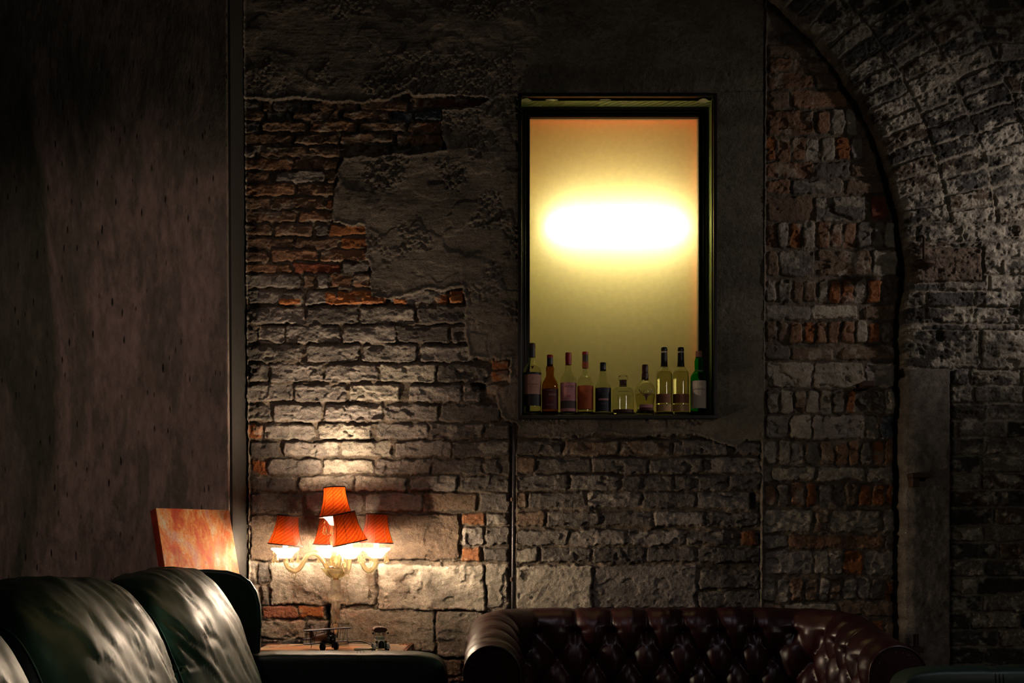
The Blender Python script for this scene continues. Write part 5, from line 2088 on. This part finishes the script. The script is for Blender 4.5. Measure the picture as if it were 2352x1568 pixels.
# local: front towards -y
mb = MB()
mb.box((0, 0.030, 0.034), (0.036, 0.072, 0.026))
mb.box((0, 0.035, 0.052), (0.034, 0.050, 0.012))
mb.build('body', 'cream_paint', car, bevel=0.004)
mb = MB()
hood = [(-0.012, 0.018), (-0.0125, 0.034), (-0.010, 0.042), (-0.005, 0.0465), (0, 0.048), (0.005, 0.0465), (0.010, 0.042), (0.0125, 0.034), (0.012, 0.018)]
TH = Matrix(((1, 0, 0, 0), (0, 0, 1, -0.030), (0, 1, 0, 0), (0, 0, 0, 1)))
mb.prism(hood, 0.034, TH)
mb.build('hood', 'cream_paint', car, bevel=0.0008)
mb = MB()
mb.prism([(x * 0.86, 0.018 + (z - 0.018) * 0.9 + 0.001) for x, z in hood], 0.003, Tr(0, -0.0025, 0) @ TH)
mb.build('radiator', 'black_paint', car)
mb = MB()
fr = [(-0.0155, 0.056), (-0.0155, 0.075), (0.0155, 0.075), (0.0155, 0.056)]
mb.tube([(x, 0.004, z) for x, z in fr] + [(-0.0155, 0.004, 0.056)], 0.0012, 6)
mb.build('windscreen_frame', 'cream_paint', car)
MB().box((0, 0.004, 0.0655), (0.030, 0.0006, 0.018)).build('windscreen', 'clear_glass', car)
rf = [(-0.027, 0.083), (-0.026, 0.087), (-0.020, 0.0925), (-0.008, 0.095), (0.008, 0.095), (0.020, 0.0925), (0.026, 0.087), (0.027, 0.083), (0.019, 0.0755), (-0.019, 0.0755)]
MB().prism(rf, 0.062, Tr(0, 0.030, 0) @ TH).build('roof', 'roof_brown', car, bevel=0.0015)
for s_ in (-1, 1):
    for yb in (0.004, 0.056):
        MB().tube([(s_ * 0.017, yb, 0.050), (s_ * 0.019, yb, 0.078)], 0.0009, 6).build('roof_post', 'black_paint', car)
    for yb, r in ((-0.022, 0.0165), (0.052, 0.0165)):
        w = MB().lathe([(r * 0.72, -0.0028), (r * 0.97, -0.003), (r, 0), (r * 0.97, 0.003), (r * 0.72, 0.0028), (r * 0.72, -0.0028)], 28, Tr(s_ * 0.026, yb, r) @ Ry(PI / 2)).build('wheel', 'rubber', car, smooth=True, angle=40)
        ms = MB()
        for k in range(6):
            a = PI * k / 6
            ms.tube([(s_ * 0.026, yb + r * .75 * math.cos(a), r + r * .75 * math.sin(a)), (s_ * 0.026, yb - r * .75 * math.cos(a), r - r * .75 * math.sin(a))], 0.0006, 5)
        ms.build('spokes', 'cream_paint', w)
    # fender arcs
    pts = [(s_ * 0.026, -0.022 + 0.0195 * math.cos(a), 0.0165 + 0.0195 * math.sin(a)) for a in np.linspace(PI * 1.02, 0.1, 12)] + [(s_ * 0.026, 0.012, 0.012), (s_ * 0.026, 0.030, 0.012)]
    mf = MB()
    vs, fs = [], []
    for i, p in enumerate(pts):
        for dx in (-0.0055, 0.0055):
            for dz_ in (0, 0.0014):
                vs.append((p[0] + dx, p[1], p[2] + dz_))
    for i in range(len(pts) - 1):
        b_, c_ = i * 4, i * 4 + 4
        fs += [(b_, b_ + 2, c_ + 2, c_), (b_ + 1, c_ + 1, c_ + 3, b_ + 3), (b_, c_, c_ + 1, b_ + 1), (b_ + 2, b_ + 3, c_ + 3, c_ + 2)]
    fs += [(0, 1, 3, 2), (len(vs) - 4, len(vs) - 2, len(vs) - 1, len(vs) - 3)]
    mf.add(vs, fs).build('fender', 'cream_paint', car)
    hl = MB().lathe([(0.0001, -0.005), (0.0045, -0.004), (0.0055, 0.003), (0.0001, 0.003)], 16, Tr(s_ * 0.0175, -0.020, 0.040) @ Rx(PI / 2)).build('headlamp', 'brass', car, smooth=True, angle=40)
    MB().lathe([(0.0001, -0.003), (0.0035, -0.0025), (0.004, 0.003), (0.0001, 0.003)], 14, Tr(s_ * 0.0285, 0.002, 0.072) @ Rx(PI / 2)).build('side_lamp', 'black_paint', car, smooth=True, angle=40)
    MB().tube([(s_ * 0.019, 0.003, 0.068), (s_ * 0.0285, 0.002, 0.070)], 0.0007, 5).build('lamp_stalk', 'black_paint', car)
MB().tube([(-0.030, -0.024, 0.0165), (0.030, -0.024, 0.0165)], 0.0016, 8).build('axle', 'black_paint', car)
MB().box((0, -0.034, 0.011), (0.030, 0.002, 0.003)).build('bumper', 'black_paint', car)
MB().box((0, -0.0345, 0.030), (0.004, 0.0006, 0.026)).build('radiator_trim', 'brass', car)
